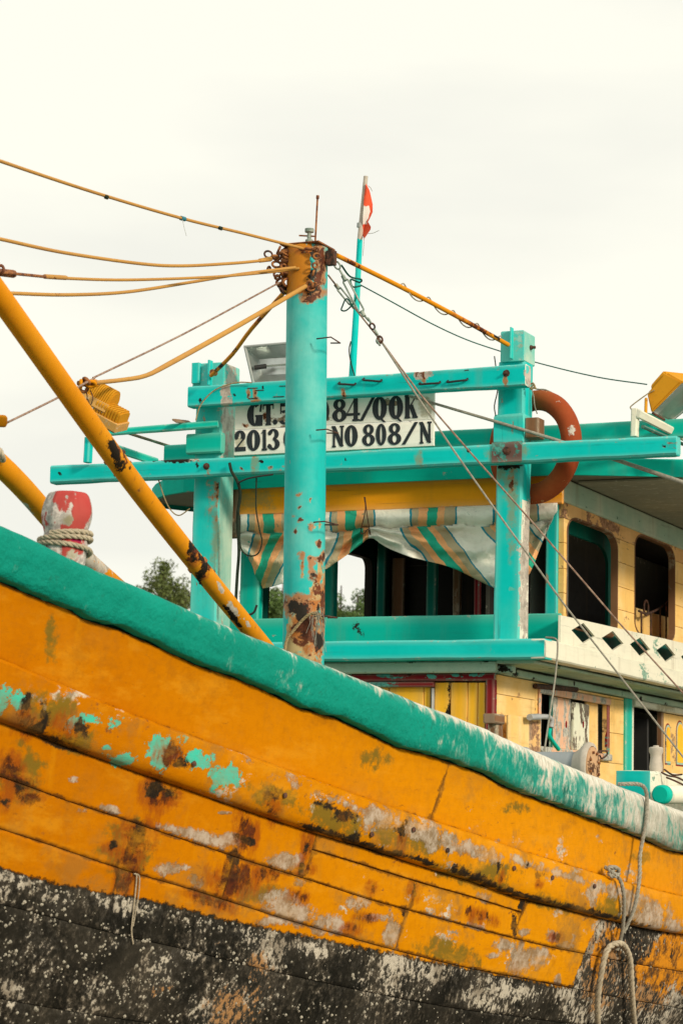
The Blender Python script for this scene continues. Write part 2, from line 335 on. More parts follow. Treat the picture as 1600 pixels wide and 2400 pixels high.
M['drum']=paint('grey_drum_paint',(.28,.31,.33),(.36,.36,.34),chips=.05,dirt=.3,chip=(.4,.3,.2)); M['drumend']=paint('brown_flaking_drum_end',(.52,.31,.17),(.60,.38,.22),chips=.14,dirt=.5,chip=(.13,.06,.03),streak=.3)
M['bone']=simple('weathered_white_bollard',(.50,.45,.38),.7,sc=20,bs=.3)
def glassm(name):
    n=N(name); m=n.m; n.b.inputs['Base Color'].default_value=(.55,.58,.52,1); n.b.inputs['Roughness'].default_value=.12; n.b.inputs['Transmission Weight'].default_value=.85; n.b.inputs['IOR'].default_value=1.3
    return m
M['glass']=glassm('dusty_lamp_glass')
# hull paint: orange topsides with the mapped wear, black barnacled bottom below the boot line
def hullmat(name,grain=GY):
    n=N(name); P=n.P
    a=n.nz(.9,5,.6); c=n.mix(n.st(a,.35,.7,0,.6),ORANGE,(.54,.190,.0005)); c=n.mix(n.at('yell'),c,(.64,.258,.0005))
    f=n.nz(30,4,.6); c=n.mix(n.st(f,.35,.8,0,.22),c,(.30,.085,.001))
    g=n.nz(20,6,.7,sx=grain); c=n.mix(n.st(g,.52,.80,0,.35),c,(.30,.10,.01))
    sk=n.nz(9,4,.6,sx=(1,1,.10)); c=n.mix(n.st(sk,.55,.85,0,.30),c,(.22,.11,.02)); c=n.mix(n.st(sk,.40,.25,0,.35),c,(.60,.26,.005))
    sp=n.nz(11,9,.75); wear=n.at('wear')
    c=n.mix(n.ma('MULTIPLY',n.st(sp,.61,.67),n.ma('ADD',.1,wear,cl=True)),c,(.20,.075,.02))
    w2=n.nz(6,9,.74,vec=n.vm('ADD',P,(3,7,1)),sx=(1,.55,1))
    wm=n.st(n.ma('ADD',w2,n.ma('MULTIPLY',wear,.16)),.735,.765); c=n.mix(wm,c,n.mix(n.st(sp,.42,.6),(.55,.49,.40),(.25,.19,.13)))
    ns=n.nz(12,9,.74); ns2=n.nz(12,9,.74,vec=n.vm('ADD',P,(5.3,2.2,9.1)))
    def m(at,nn,lo=.47,hi=.55,k=2.2): a_=n.at(at); return n.st(n.ma('ADD',a_,n.ma('MULTIPLY',n.ma('MULTIPLY',n.ma('SUBTRACT',nn,.5),3.4),n.st(a_,.0,.3))),lo+.06,hi+.06)
    c=n.mix(m('moss',ns2,.30,.85,1.8),c,(.19,.12,.014))
    al=m('alt',n.nz(17,9,.72),.48,.52); c=n.mix(al,c,n.mix(n.st(ns2,.4,.62,0,.6),(.05,.50,.38),(.16,.36,.26)))
    gm=n.ma('MULTIPLY',m('grey',ns2,.36,.72),.92); c=n.mix(gm,c,n.mix(n.st(ns,.40,.60),(.44,.38,.31),(.22,.16,.10)))
    nr=n.nz(15,9,.74,sx=(1,1,.38)); nr2=n.nz(13,9,.74,vec=n.vm('ADD',P,(5.3,2.2,9.1)),sx=(1,1,.5)); c=n.mix(n.ma('MULTIPLY',m('rust',nr,.05,.95,1.8),.85),c,(.27,.060,.006)); rm=m('rust',nr2,.74,1.08,1.9); c=n.mix(rm,c,n.mix(n.st(ns,.4,.62),(.11,.028,.01),(.035,.014,.01)))
    bm=m('blk',ns,.36,.68,2.0); c=n.mix(bm,c,(.022,.017,.012))
    sm=n.at('seam'); c=n.mix(n.st(n.ma('ADD',sm,n.ma('MULTIPLY',n.ma('SUBTRACT',ns2,.5),3.)),.45,.95,0,.75),c,(.07,.03,.01))
    ck=n.nz(42,6,.7,sx=(1,.06,1)); c=n.mix(n.st(ck,.62,.70,0,.45),c,(.15,.055,.008)); gl=n.nz(6,7,.7,sx=(1,.3,1),vec=n.vm('ADD',P,(9,4,2))); c=n.mix(n.st(gl,.50,.66,0,.5),c,(.62,.27,.012)); bw=n.nz(2.6,9,.72,vec=n.vm('ADD',P,(2,14,5))); c=n.mix(n.ma('MULTIPLY',n.st(bw,.50,.64),n.ma('ADD',.12,n.ma('MULTIPLY',wear,.5))),c,(.23,.13,.035)); fs=n.nz(48,5,.75); c=n.mix(n.st(fs,.60,.72,0,.30),c,(.20,.09,.02)); mt=n.nz(5,8,.7); c=n.mix(n.st(mt,.54,.70,0,.42),c,(.30,.11,.006))
    # bottom
    bx=n.ma('ADD',n.at('bottom'),n.ma('MULTIPLY',n.ma('SUBTRACT',n.nz(26,5,.7),.5),.22)); bot=n.st(bx,.49,.53)
    b0=n.mix(n.st(n.nz(3,6,.7),.35,.7),(.011,.011,.009),(.040,.036,.028))
    cz=n.nz(44,7,.70,sx=(1,1,.7)); cl=n.nz(3.6,6,.66,dist=.6)
    cover=n.ma('ADD',n.ma('MULTIPLY',n.ma('SUBTRACT',cl,.5),.9),n.ma('ADD',n.ma('MULTIPLY',n.at('crust'),.20),n.ma('MULTIPLY',n.ma('SUBTRACT',cz,.5),1.5)))
    edge=n.ma('MULTIPLY',n.st(bx,.50,.56),n.st(bx,.85,.60))
    cover=n.ma('ADD',cover,n.ma('MULTIPLY',edge,.10))
    cm=n.st(cover,.20,.29); b0=n.mix(n.st(cover,-.05,.25,0,.38),b0,n.mix(n.st(n.nz(7,6,.7),.4,.6),(.17,.145,.11),(.09,.085,.075))); cc=n.mix(n.st(n.nz(8,5,.6),.42,.62),(.52,.48,.40),(.27,.235,.185)); cc=n.mix(m('rustc',ns,.3,.7,1.8),cc,(.38,.21,.09))
    b0=n.mix(cm,b0,cc); b0=n.mix(m('patch',ns,.40,.62,2.1),b0,n.mix(n.st(sp,.45,.6),(.62,.24,.015),(.10,.05,.02)))
    c=n.mix(bot,c,b0)
    h=n.ma('ADD',n.ma('MULTIPLY',g,.35),n.ma('MULTIPLY',bot,n.ma('MULTIPLY',cz,1.6))); h=n.ma('SUBTRACT',h,n.ma('MULTIPLY',gm,.35)); h=n.ma('ADD',h,n.ma('MULTIPLY',rm,n.ma('MULTIPLY',ns,.8))); h=n.ma('SUBTRACT',h,n.ma('MULTIPLY',al,.15))
    return n.fin(c,n.ma('ADD',.50,n.ma('MULTIPLY',bot,.35)),h,.65,.012,spec=.03)
M['hull']=hullmat('orange_hull_paint')
def gunm():
    n=N('teal_canvas_gunwale'); 
    uvn=n.t.nodes.new('ShaderNodeUVMap'); uvn.uv_map='UVMap'; uv=uvn.outputs[0]
    a=n.nz(2.2,5,.6); c=n.mix(n.st(a,.35,.7,0,.6),(.001,.235,.175),(.002,.31,.24))
    f=n.nz(30,4,.6); c=n.mix(n.st(f,.4,.8,0,.25),c,(.002,.22,.16))
    wv=n.at('white')
    s1=n.nz(13,7,.68,vec=uv,sx=(1,.42,1),dist=1.1); s2=n.nz(4,6,.65,vec=uv,sx=(1,.8,1),dist=.6)
    s3=n.nz(60,4,.7,vec=uv,sx=(1,.25,1))
    q=n.ma('ADD',n.ma('ADD',n.ma('MULTIPLY',n.ma('SUBTRACT',s1,.5),2.4),n.ma('MULTIPLY',n.ma('SUBTRACT',s3,.5),1.5)),n.ma('ADD',n.ma('MULTIPLY',n.ma('SUBTRACT',s2,.5),2.2),wv))
    c=n.mix(n.st(wv,.10,.55,0,.7),c,(.045,.27,.22)); c=n.mix(n.ma('MULTIPLY',n.st(n.nz(11,8,.72,vec=uv,sx=(1,.5,1),dist=.8),.50,.62),n.st(wv,.10,.4)),c,(.012,.13,.10))
    c=n.mix(n.st(q,.10,.50,0,.5),c,(.20,.42,.35)); c=n.mix(n.st(q,.36,.80,0,.95),c,n.mix(n.st(s3,.4,.62),(.74,.70,.62),(.50,.47,.39)))
    c=n.mix(n.ma('MULTIPLY',n.at('dirt'),n.st(s1,.35,.65,.2,.9)),c,(.10,.12,.085))
    sc=n.nz(7,9,.75); c=n.mix(n.st(sc,.60,.68,0,.6),c,(.01,.13,.09)); c=n.mix(n.st(n.nz(40,4,.7),.55,.75,0,.35),c,(.005,.18,.12))
    return n.fin(c,.7,n.ma('ADD',n.ma('MULTIPLY',s1,.7),n.ma('MULTIPLY',n.nz(9,6,.65),1.3)),.8,.02,spec=.12)
M['gun']=gunm()
def tarpm():
    n=N('striped_tarpaulin'); uvn=n.t.nodes.new('ShaderNodeUVMap'); uvn.uv_map='UVMap'
    sp=n.t.nodes.new('ShaderNodeSeparateXYZ'); n.lk(uvn.outputs[0],sp.inputs[0])
    u=n.ma('ADD',sp.outputs[0],n.ma('MULTIPLY',n.ma('SUBTRACT',n.nz(5,3),.5),.10)); fr=n.ma('FRACT',u)
    r=n.t.nodes.new('ShaderNodeValToRGB'); r.color_ramp.interpolation='CONSTANT'; n.lk(fr,r.inputs[0]); e=r.color_ramp.elements
    bl,be,orr,gr,cr_=(.01,.26,.36),(.48,.40,.25),(.86,.42,.18),(.02,.42,.28),(.86,.85,.75)
    seq=[(0,bl),(.025,be),(.10,orr),(.20,gr),(.33,orr),(.42,be),(.545,bl),(.57,cr_)]
    e[0].position=0;e[0].color=(*seq[0][1],1);e[1].position=seq[1][0];e[1].color=(*seq[1][1],1)
    for p,cc in seq[2:]: q=e.new(p); q.color=(*cc,1)
    c=n.mix(n.st(n.nz(4,6,.7),.5,.78,0,.45),r.outputs[0],(.16,.15,.10)); c=n.mix(n.st(n.nz(14,7,.75),.64,.68,0,.8),c,(.04,.25,.17))
    mt=n.fin(c,.7,n.ma('ADD',n.nz(9,5,.65,dist=1.5),n.ma('MULTIPLY',n.nz(28,4,.6,dist=1.),.3)),.6,.035,spec=.15); n.b.inputs['Subsurface Weight'].default_value=0
    return mt
M['tarp']=tarpm()
def leafm(name,c):
    n=N(name); g=n.t.nodes.new('ShaderNodeNewGeometry').outputs['Random Per Island']; cc=n.mix(g,c,tuple(q*2.2 for q in c)); return n.fin(cc,.6,spec=.3)
M['leaf']=leafm('olive_foliage',(.06,.08,.02)); M['leaf2']=leafm('green_foliage',(.05,.085,.02)); M['bark']=simple('bark',(.10,.07,.045),.9)
# ------------------------------------------------------------------ ground
def groundm():
    n=N('wet_mud_and_sand'); a=n.nz(.5,6,.6); return n.fin(n.mix(n.st(a,.4,.65),(.26,.21,.15),(.16,.13,.095)),.8,n.nz(3,8,.7),.6,.05)
g=800.; mesh('ground',[(-g,-g,0),(g,-g,0),(g,g,0),(-g,g,0)],[(0,1,2,3)],groundm(),kind='structure',label='brown mud and sand of the slipway the boat stands on')
# ------------------------------------------------------------------ THE BOAT
boat=empty('fishing_boat',(0,0,0),'old orange and teal wooden fishing boat with a barnacled black bottom','fishing boat')
c_gt=hull_curve([(0,1233),(88,1271),(165,1313),(253,1352),(325,1378),(402,1413),(478,1447),(600,1497),(665,1524),(760,1557),(825,1586),(906,1620),(1009,1660),(1115,1699),(1214,1745),(1279,1775),(1360,1808),(1444,1840),(1517,1871),(1600,1902)])
c_gb=hull_curve([(0,1365),(69,1395),(161,1430),(191,1451),(276,1476),(344,1506),(459,1560),(536,1585),(607,1614),(699,1660),(776,1681),(856,1718),(921,1750),(997,1769),(1060,1790),(1126,1814),(1172,1842),(1276,1882),(1383,1921),(1478,1959),(1574,1997),(1600,2001)],keep=1.)
c_rt=hull_curve([(0,1552),(77,1586),(161,1621),(283,1674),(383,1709),(478,1743),(596,1783),(710,1825),(806,1859),(902,1894),(997,1924),(1100,1957),(1196,1992),(1291,2021),(1387,2050),(1483,2075),(1600,2104)])
c_rb=hull_curve([(0,1694),(115,1736),(230,1778),(306,1806),(421,1846),(615,1915),(737,1955),(844,1984),(959,2022),(1100,2066),(1196,2104),(1291,2123),(1371,2144),(1451,2163),(1515,2177),(1600,2190)])
c_s1=hull_curve([(0,1820),(77,1848),(153,1877),(306,1926),(383,1953),(498,1991),(538,2005),(672,2047),(707,2057),(864,2109),(944,2130),(1100,2172),(1196,2198),(1304,2224),(1368,2235),(1480,2258),(1600,2278)])
c_s2=hull_curve([(0,1943),(115,1980),(230,2020),(306,2045),(459,2087),(600,2133),(653,2151),(806,2195),(921,2227),(1100,2271),(1228,2293),(1336,2315),(1460,2342),(1600,2366)])
c_s0=hull_curve([(745,1996),(883,2038),(997,2074),(1100,2101),(1215,2138)],deg=2)
def shift(f,d,zmin=.12):
    return lambda y:np.maximum(f(y)-d,zmin+0*np.asarray(y,float))
def cblend(f,k):
    """strakes of the bottom narrow towards the keel"""
    return lambda y: f(y)*(1-k)+.10*k
BB_X=np.array([-400,0,115,230,344,497,634,806,940,1100,1228,1325,1339,1353,1368,1384,1400,1440,2200]);BB_Y=np.array([1890,2030,2064,2087,2106,2144,2175,2210,2237,2269,2294,2314,2312,2275,2235,2200,2162,2120,2120])
TEALB=[(10,1640,24,34),(48,1642,26,18),(172,1702,14,18),(214,1686,30,14),(272,1699,17,14),(371,1762,26,40),(398,1734,18,8),(287,1782,34,16),(460,1780,36,20),(249,1755,12,10),(532,1819,34,26),(501,1846,9,22),(378,1802,14,14),(268,1692,8,8),(505,1865,6,12),(430,1735,22,10),(560,1838,10,12)]
BLKB=[(62,1648,15,24),(107,1690,16,42),(90,1712,22,10,18),(191,1712,11,28),(135,1738,70,12,20),(421,1788,20,16),(634,1860,24,18),(798,1909,56,12,20),(936,1941,18,11),(838,1955,7,7),(978,2012,60,8,19),(1100,2050,50,10,18),(760,1950,80,8,18),(840,1978,80,9,18),(1230,2100,120,8,16),(1400,2140,120,8,13),(1172,2032,9,9),(1231,2032,8,8),(1262,2055,8,11),(1361,2076,6,8),(547,2012,16,22),(575,1968,30,10,20),(718,1972,6,22),(705,2040,8,20),(948,2133,9,16),(970,2078,6,20),(325,1950,16,20),(360,1846,20,22),(400,1860,10,10),(55,1838,18,14),(8,1880,10,14),(1,1990,7,5),(280,2060,9,7),(264,1980,10,10),(245,2088,8,5),(1222,2117,6,18),(1205,2165,6,26),(172,1952,5,5)]
RUSTB=[(22,1805,40,40),(45,1840,38,32),(0,1872,20,30),(70,1870,30,18),(363,1857,34,44),(400,1864,26,26),(325,1960,48,44),(298,2020,36,55),(264,1985,22,16),(288,2075,24,30),(566,1955,24,62),(551,2064,66,42),(620,2050,40,20),(580,1950,26,36),(718,1976,16,44),(714,2041,26,16),(867,2083,16,18),(970,2087,14,26),(856,2152,28,14),(821,2179,28,16),(699,2103,26,20),(500,2110,60,22,18),(60,1690,30,40),(150,1700,30,30),(400,1770,30,26),(640,1900,20,34),(936,1980,12,34),(1262,2072,8,14),(1172,2060,8,20),(1303,2197,16,14),(1120,2150,40,20,18),(1400,2210,20,12)]
GREYB=[(168,1827,9,9),(84,1890,10,6),(188,1899,15,7),(260,1897,30,9,14),(390,1940,26,10,15),(430,1952,40,14,15),(494,1968,60,17,14),(390,2037,34,14,-10),(455,2064,16,22),(436,2033,12,9),(523,1969,40,16),(672,2019,40,20),(653,2114,46,28),(684,2141,50,28),(768,2168,40,22),(837,2114,28,20),(917,2183,18,48),(883,2152,40,9),(640,2160,34,12),(1218,2254,26,44),(1263,2246,22,28),(1135,2102,18,14),(1228,2184,12,9),(1291,2193,14,14),(1307,2296,9,12),(1180,2215,24,14),(1483,2123,36,28),(1515,2145,55,36),(1387,2098,11,32),(1578,2170,26,16),(590,1790,40,8,18),(680,1825,60,11,18),(800,1876,60,14,18),(890,1912,60,20,18),(990,1948,70,24,17),(1060,1985,40,16,17),(1130,1998,60,16,17),(1240,2028,50,12,16),(1330,2050,60,12,16),(1440,2086,60,14,14),(860,1945,24,14),(1015,1985,12,16),(531,1905,14,5),(700,2068,12,12),(1110,2170,30,8,16),(1330,2215,20,8),(1160,2240,20,8),(1165,1970,8,5)]
MOSSB=[(110,1655,60,40),(150,1640,30,20),(180,1740,50,24),(800,1925,90,30,18),(640,1870,60,26,18),(1000,1975,60,30),(900,1955,60,24,18),(1150,2040,60,20),(1100,2060,90,18,16),(620,2095,50,22),(1440,2130,50,30),(880,1780,34,26),(120,1490,14,60),(1205,1895,30,14),(1500,2010,24,14),(1290,2120,60,16,14),(575,2085,60,26,18),(50,1810,50,60),(300,1990,60,60),(1050,2230,70,24,15)]
CRUSTB=[(1400,2240,34,60),(1450,2210,50,40),(1520,2215,60,30),(1470,2290,50,60),(1580,2330,50,40),(1420,2370,60,40),(77,2167,16,55),(120,2105,60,14,15),(268,2202,34,24),(218,2324,40,50),(596,2235,60,60),(560,2340,70,60),(875,2313,36,34),(380,2290,50,50),(500,2370,70,40),(450,2230,30,40),(930,2290,40,50),(1000,2280,70,30),(1180,2330,70,20),(1360,2330,44,70),(1430,2250,60,90),(1560,2370,90,50),(1480,2330,70,40),(300,2130,60,20,13),(20,2090,40,40),(30,2330,40,30),(700,2220,60,14,14),(1100,2340,90,20,16),(1500,2200,60,14)]
RUSTCB=[(1440,2230,60,60),(1520,2240,50,40),(1500,2330,60,40),(600,2290,34,60),(545,2350,50,40),(500,2210,10,16),(390,2330,40,20),(1400,2300,40,60),(1480,2260,60,50),(550,2380,60,30)]
PATCHB=[(1555,2265,40,55),(1590,2240,40,70),(1510,2280,20,30),(1400,2250,16,40),(1440,2190,20,14)]
def hull_attrs(V):
    P=np.asarray(V); x,y=projv(P); yb=np.interp(x,BB_X,BB_Y)
    bottom=np.clip(.5+(y-yb)/180.,0,1)
    # below where the boot line leaves the frame it follows the sheer
    wear=np.clip((y-1800)/300,0,1)*.8+np.clip((x-900)/600,0,.5)*np.clip((y-1750)/100,0,1)
    return dict(bottom=bottom,yell=np.clip((x-250)/1000,0,1)*.9,wear=np.clip(wear,0,1),alt=blobs(P,TEALB),blk=blobs(P,BLKB),rust=blobs(P,RUSTB),grey=blobs(P,GREYB),moss=blobs(P,MOSSB),crust=blobs(P,CRUSTB),rustc=blobs(P,RUSTCB),patch=blobs(P,PATCHB))
FWD,AFT=-8.55,6.5
def strake(name,ft,fb,yL,yR,mat,proud=.012,gap=.0036,th=.03,nv=8,parent=boat,cuts=True):
    """one hull plank: between the seam lines ft (top) and fb (bottom); yL, yR = (top, bottom) end stations"""
    if yL[0]<=FWD+1.5 and yL[0]==yL[1] and (yL[0]==FWD or name=='bottom_plank' and yL[0]<-7.0):
        o=[]
        for f in (ft,fb):
            y=-8.0
            for _ in range(30): y=-Lz(float(f(y)))+.10
            o.append(y)
        yL=tuple(o)
    ln=((yR[0]-yL[0])+(yR[1]-yL[1]))/2; ne=max(4,int(ln/.035))
    us=np.linspace(0,1,ne+1); eu=gap/ln
    us=np.r_[eu*.5,eu*1.5,us[1:-1],1-eu*1.5,1-eu*.5]; V=[]
    vs=np.r_[0,.035,np.linspace(.08,.92,nv),.965,1]
    for u in us:
        yt=yL[0]+(yR[0]-yL[0])*u; yb=yL[1]+(yR[1]-yL[1])*u
        zt=float(ft(yt))-gap*.5; zb=float(fb(yb))+gap*.5
        if zt-zb<.02: zb=zt-.02
        row=[]
        for v in vs:
            Y=yt+(yb-yt)*v; Z=zt+(zb-zt)*v; e=0 if (v in(0,1) or u in(us[0],us[-1])) else 1
            pr=proud*(1 if e else .5)+(.0012*n3((0,Y,Z),3.)+.0010*n3((1,Y,Z),14.))*e
            row.append((max(.004,float(hullX(Y,Z))+pr),Y,Z))
        V.append(row)
    m,k=len(us),len(vs); Vf=[p for r in V for p in r]; F=[tuple(f[::-1]) for f in grid_faces(m,k)]
    # edges turned inwards
    n0=len(Vf); loop=[i*k for i in range(m)]+[(m-1)*k+j for j in range(1,k)]+[i*k+k-1 for i in range(m-2,-1,-1)]+[j for j in range(k-2,0,-1)]
    for i in loop: p=Vf[i]; Vf.append((max(.001,p[0]-th),p[1],p[2]))
    q=len(loop)
    for i in range(q): F.append((loop[i],loop[(i+1)%q],n0+(i+1)%q,n0+i))
    V=np.array(Vf); se=np.zeros(len(V)); se[n0:]=1
    wv_=1.0/max(.05,abs(float(ft(yL[0]))-float(fb(yL[1]))))
    for i in range(m):
        for j in range(k):
            dv=min(vs[j],1-vs[j])/wv_; du=min(us[i],1-us[i])*ln; se[i*k+j]=max(0,1-min(dv,du)/.022)
    return mesh(name,V,F,mat,parent,smooth=True,auto=40,attrs=dict(hull_attrs(V),seam=se))
def Yat(x,y): return onH(x,y)[1]
E_=(FWD,FWD); A_=(AFT,AFT)
J1=(Yat(737,1955),Yat(707,2057)); J3a=(Yat(1228,2117),Yat(1196,2197)); Jm=(Yat(970,2068),Yat(955,2130))
J3u=(J3a[0],Yat(1218,2137)); J3l=(Yat(1216,2140),J3a[1]); JA=(Yat(-260,1610),Yat(-275,1730))
J1u=(J1[0],Yat(728,1992)); J1l=(Yat(727,1994),J1[1])
strake('bulwark_plank',c_gb,c_rt,(FWD,FWD),(Yat(1048,1798),Yat(1000,1930)),M['hull'],proud=.010,gap=.0022,nv=16)
strake('bulwark_plank',c_gb,c_rt,(Yat(1048,1798),Yat(1000,1930)),A_,M['hull'],proud=.010,gap=.0022,nv=16)
strake('hull_plank',c_rb,c_s1,E_,J1,M['hull'],nv=14)
strake('hull_plank',c_rb,c_s0,J1u,J3u,M['hull'],nv=6)
strake('hull_plank',c_s0,c_s1,J1l,Jm,M['hull'],nv=8,gap=.004)
strake('hull_plank',c_s0,c_s1,Jm,J3l,M['hull'],nv=8,gap=.004)
strake('hull_plank',c_rb,c_s1,J3a,(.9,.9),M['hull'],nv=14)
strake('hull_plank',c_rb,c_s1,(.9,.9),A_,M['hull'],nv=14)
B1=(Yat(545,2008),Yat(515,2106)); B2=(Yat(946,2134),Yat(921,2226)); B3=(-.2,-.2)
for a,b in ((E_,B1),(B1,B2),(B2,B3),(B3,A_)): strake('hull_plank',c_s1,c_s2,a,b,M['hull'],nv=12)
prev=c_s2; ks=[.13,.30,.48,.70,1.0]
for i,k in enumerate(ks):
    nx=cblend(c_s2,k); cut=[-5.6+(i*1.1)%1.6,-2.9+(i*.9)%1.9,.8+(i*.7)%2]
    st=[-8.0]+[c for c in cut]+[AFT]
    for a,b in zip(st[:-1],st[1:]): strake('bottom_plank',prev,nx,(a,a),(b,b),M['hull'],nv=10,gap=.003)
    prev=nx
# caulked backing just inside the planks, and the whole far side
def shellg(sx,off,z0,z1f,ny=70,nz_=22):
    V=[]
    for i in range(ny):
        t=i/(ny-1); zt=float(z1f(-8.3+(AFT+8.3)*t))
        for j in range(nz_):
            Z=z0+(zt-z0)*j/(nz_-1); Y=-Lz(Z)+.08+(AFT+Lz(Z)-.08)*t; V.append((sx*max(.0,float(hullX(Y,Z))+off),Y,Z))
    return V,grid_faces(ny,nz_)
def shellg_old(sx,off,z0,z1f,ny=70,nz_=22):
    V=[]
    for i in range(ny):
        Y=FWD+(AFT-FWD)*i/(ny-1); zt=float(z1f(Y))
        for j in range(nz_):
            Z=z0+(zt-z0)*j/(nz_-1); V.append((sx*max(.0,float(hullX(Y,Z))+off),Y,Z))
    return V,grid_faces(ny,nz_)
mesh('hull_caulking',*shellg(1,-.008,.10,c_gb),M['black'],boat,smooth=True)
def rev(F): return [tuple(f[::-1]) for f in F]
V,F=shellg(-1,.0,.10,c_rt,110,30); mesh('hull_side',V,F,M['hull'],boat,smooth=True,attrs=dict(bottom=np.clip(.5+(1.75-np.array(V)[:,2]+.06*np.array(V)[:,1]*-1)*.9,0,1)))
V,F=shellg(-1,.012,2.0,c_gb,110,4); 
V=[(-(float(hullX(FWD+(AFT-FWD)*(i//4)/109,0+3))),0,0) for i in range(440)]
V=[]
for i in range(110):
    Y=FWD+(AFT-FWD)*i/109
    for j in range(4):
        Z=float(c_rt(Y))+(float(c_gb(Y))-float(c_rt(Y)))*j/3; V.append((-float(hullX(Y,Z)),Y,Z))
mesh('bulwark_plank',V,grid_faces(110,4),M['hull'],boat,smooth=True)
# transom, stem, keel
zt=float(c_gt(AFT)); zs=np.linspace(.1,zt,16); V=[];
for z in zs:
    h=float(hullX(AFT,z)); V+=[(-h,AFT,z),(0,AFT+.03,z),(h,AFT,z)]
mesh('transom',V,grid_faces(16,3),M['hull'],boat)
P=[];
V=[]
for z in np.linspace(.05,4.15,30):
    y=-Lz(z); wdt=.07
    for (a,b) in ((wdt,.75),(wdt,.05),(wdt*.45,-.10),(-wdt*.45,-.10),(-wdt,.05),(-wdt,.75)): V.append((a,y+b,z))
mesh('stem_post',V,grid_faces(30,6,closev=True)+[tuple(range(174,180))],M['teal_z'],boat)
timber('keel',(0,FWD+1.4,.06),(0,AFT,.06),EX,EZ,.09,.06,M['dark'],boat)
# rub rail: a heavy wale with a chamfered top edge
def wale(name,yL,yR,sx=1,joint=True):
    ys=np.arange(yL-(.42 if yL==FWD else 0),yR+.02,.035); V=[]; pr=[(0,0.),(.006,.0),(.040,.012),(.057,.085),(.061,.30),(.062,.48),(.062,.66),(.060,.84),(.052,.955),(.035,1.),(0,1.),(-.01,1.)]
    for Y in ys:
        zt,zb=float(c_rt(Y)),float(c_rb(Y))
        e=0 if (abs(Y-yL)<.01 or Y+.035>yR+.02) else 1
        for k,(o,v) in enumerate(pr):
            Z=zt+(zb-zt)*v; q=0 if k in(0,1,10,11) else 1
            X=float(hullX(Y,Z))+.012+o+q*(.004*n3((0,Y,Z),3.5)+.003*n3((2,Y,Z),11)+(.005*n3((5,Y,Z),25) if k in(2,3,8,9) else 0))
            V.append((sx*max(X,.01),Y,Z))
    k=len(pr); m=len(ys); F=grid_faces(m,k); F=rev(F) if sx>0 else F
    F+=[tuple(range(k)),tuple(range((m-1)*k,m*k))[::-1]]; V=np.array(V)
    return mesh(name,V,F,M['hull'],boat,smooth=True,auto=45,attrs=dict(hull_attrs(V),bottom=np.zeros(len(V)),wear=np.full(len(V),.9)) if sx>0 else None)
wale('rub_rail',FWD,.4); wale('rub_rail',.41,AFT); wale('rub_rail',FWD,AFT,-1)
# gunwale: capping wrapped in painted canvas, ragged lower edge
def gunwale(sx):
    ys=np.arange(-9.2,AFT,.022); V=[];UV=[];WH=[];DI=[]; s=0; prevp=None
    pr=[(0.008,.985),(.045,.99),(.064,.975),(.067,.80),(.070,.60),(.071,.42),(.067,.26),(.055,.13),(.030,.05),(.0,.0),(-.06,-.04),(-.13,-.03),(-.16,.03),(-.17,.2),(-.17,.5)]
    for Y in ys:
        zt,zb=float(c_gt(Y)),float(c_gb(Y)); yy=Y
        zb-= .008*n3((0,Y,0),3.)+.007*n3((0,Y,1),11)+.004*n3((0,Y,1),31)
        p=np.array([float(hullX(Y,zt)),Y,zt]); s+=0 if prevp is None else np.linalg.norm(p-prevp); prevp=p; acc=0
        last=None
        for k,(o,v) in enumerate(pr):
            Z=zt+(zb-zt)*v; q=0 if k<1 or k>12 else 1
            X=float(hullX(Y,zt+(zb-zt)*max(v,.0)))+o+q*(.006*n3((0,Y,Z),4.)+.003*n3((3,Y,Z),13)+.0015*n3((3,Y,Z),40))
            Z+=(.004*n3((7,Y,Z),6.)+.0025*n3((9,Y,Z),22)) if 6<k<13 else 0
            V.append((sx*max(X,.012),Y,Z)); c=np.array((X,Y,Z)); acc+=0 if last is None else np.linalg.norm((c-last)[[0,2]]); last=c
            UV.append((s,acc))
            t=np.clip((Y+4.9)/2.7,0,1); top=np.clip((.42-v)/.36,0,1) if v<.42 else 0; top=1. if k>=8 else top
            face=-.34+1.04*t; wv=face-.14*v+top*(.20+.20*np.clip((Y+7.5)/2,0,1)+.42*(1-t)*np.clip((Y+6.2)/1.5,0,1)*(1 if v<.2 or k>=8 else .2)+.15*np.clip((Y+5.6)/2.2,0,1))
            WH.append(wv); DI.append(np.clip((Y+2.6)/1.2,0,1)*(.75 if v>.25 else 0)+(.35*np.clip((Y+4.3)/1.,0,1) if v>.85 else 0))
    k=len(pr);m=len(ys); F=grid_faces(m,k); F=rev(F) if sx>0 else F
    return mesh('gunwale',V,F,M['gun'],boat,smooth=True,uv=UV,attrs=dict(white=np.clip(WH,-.3,1),dirt=np.clip(DI,0,1)))
gunwale(1); gunwale(-1)
# inside of the bulwarks and the deck
def deckz(Y): return float(c_gt(Y))-.75
for sx in(1,-1):
    V=[]
    for i in range(60):
        Y=FWD+.1+(AFT-FWD-.1)*i/59
        for z in (deckz(Y)-.05,(deckz(Y)+float(c_gt(Y)))/2,float(c_gt(Y))-.02): V.append((sx*max(.01,float(hullX(Y,z))-.16),Y,z))
    F=grid_faces(60,3); mesh('inner_bulwark',V,F if sx>0 else rev(F),M['teal_g'],boat,smooth=True)
V=[]
for i in range(60):
    Y=FWD+.2+(AFT-FWD-.2)*i/59; z=deckz(Y); h=max(.01,float(hullX(Y,z))-.15)
    for q in (-1,-.5,0,.5,1): V.append((q*h,Y,z+.04*(1-q*q)))
mesh('deck',V,rev(grid_faces(60,5)),M['soffit'],boat,smooth=True)
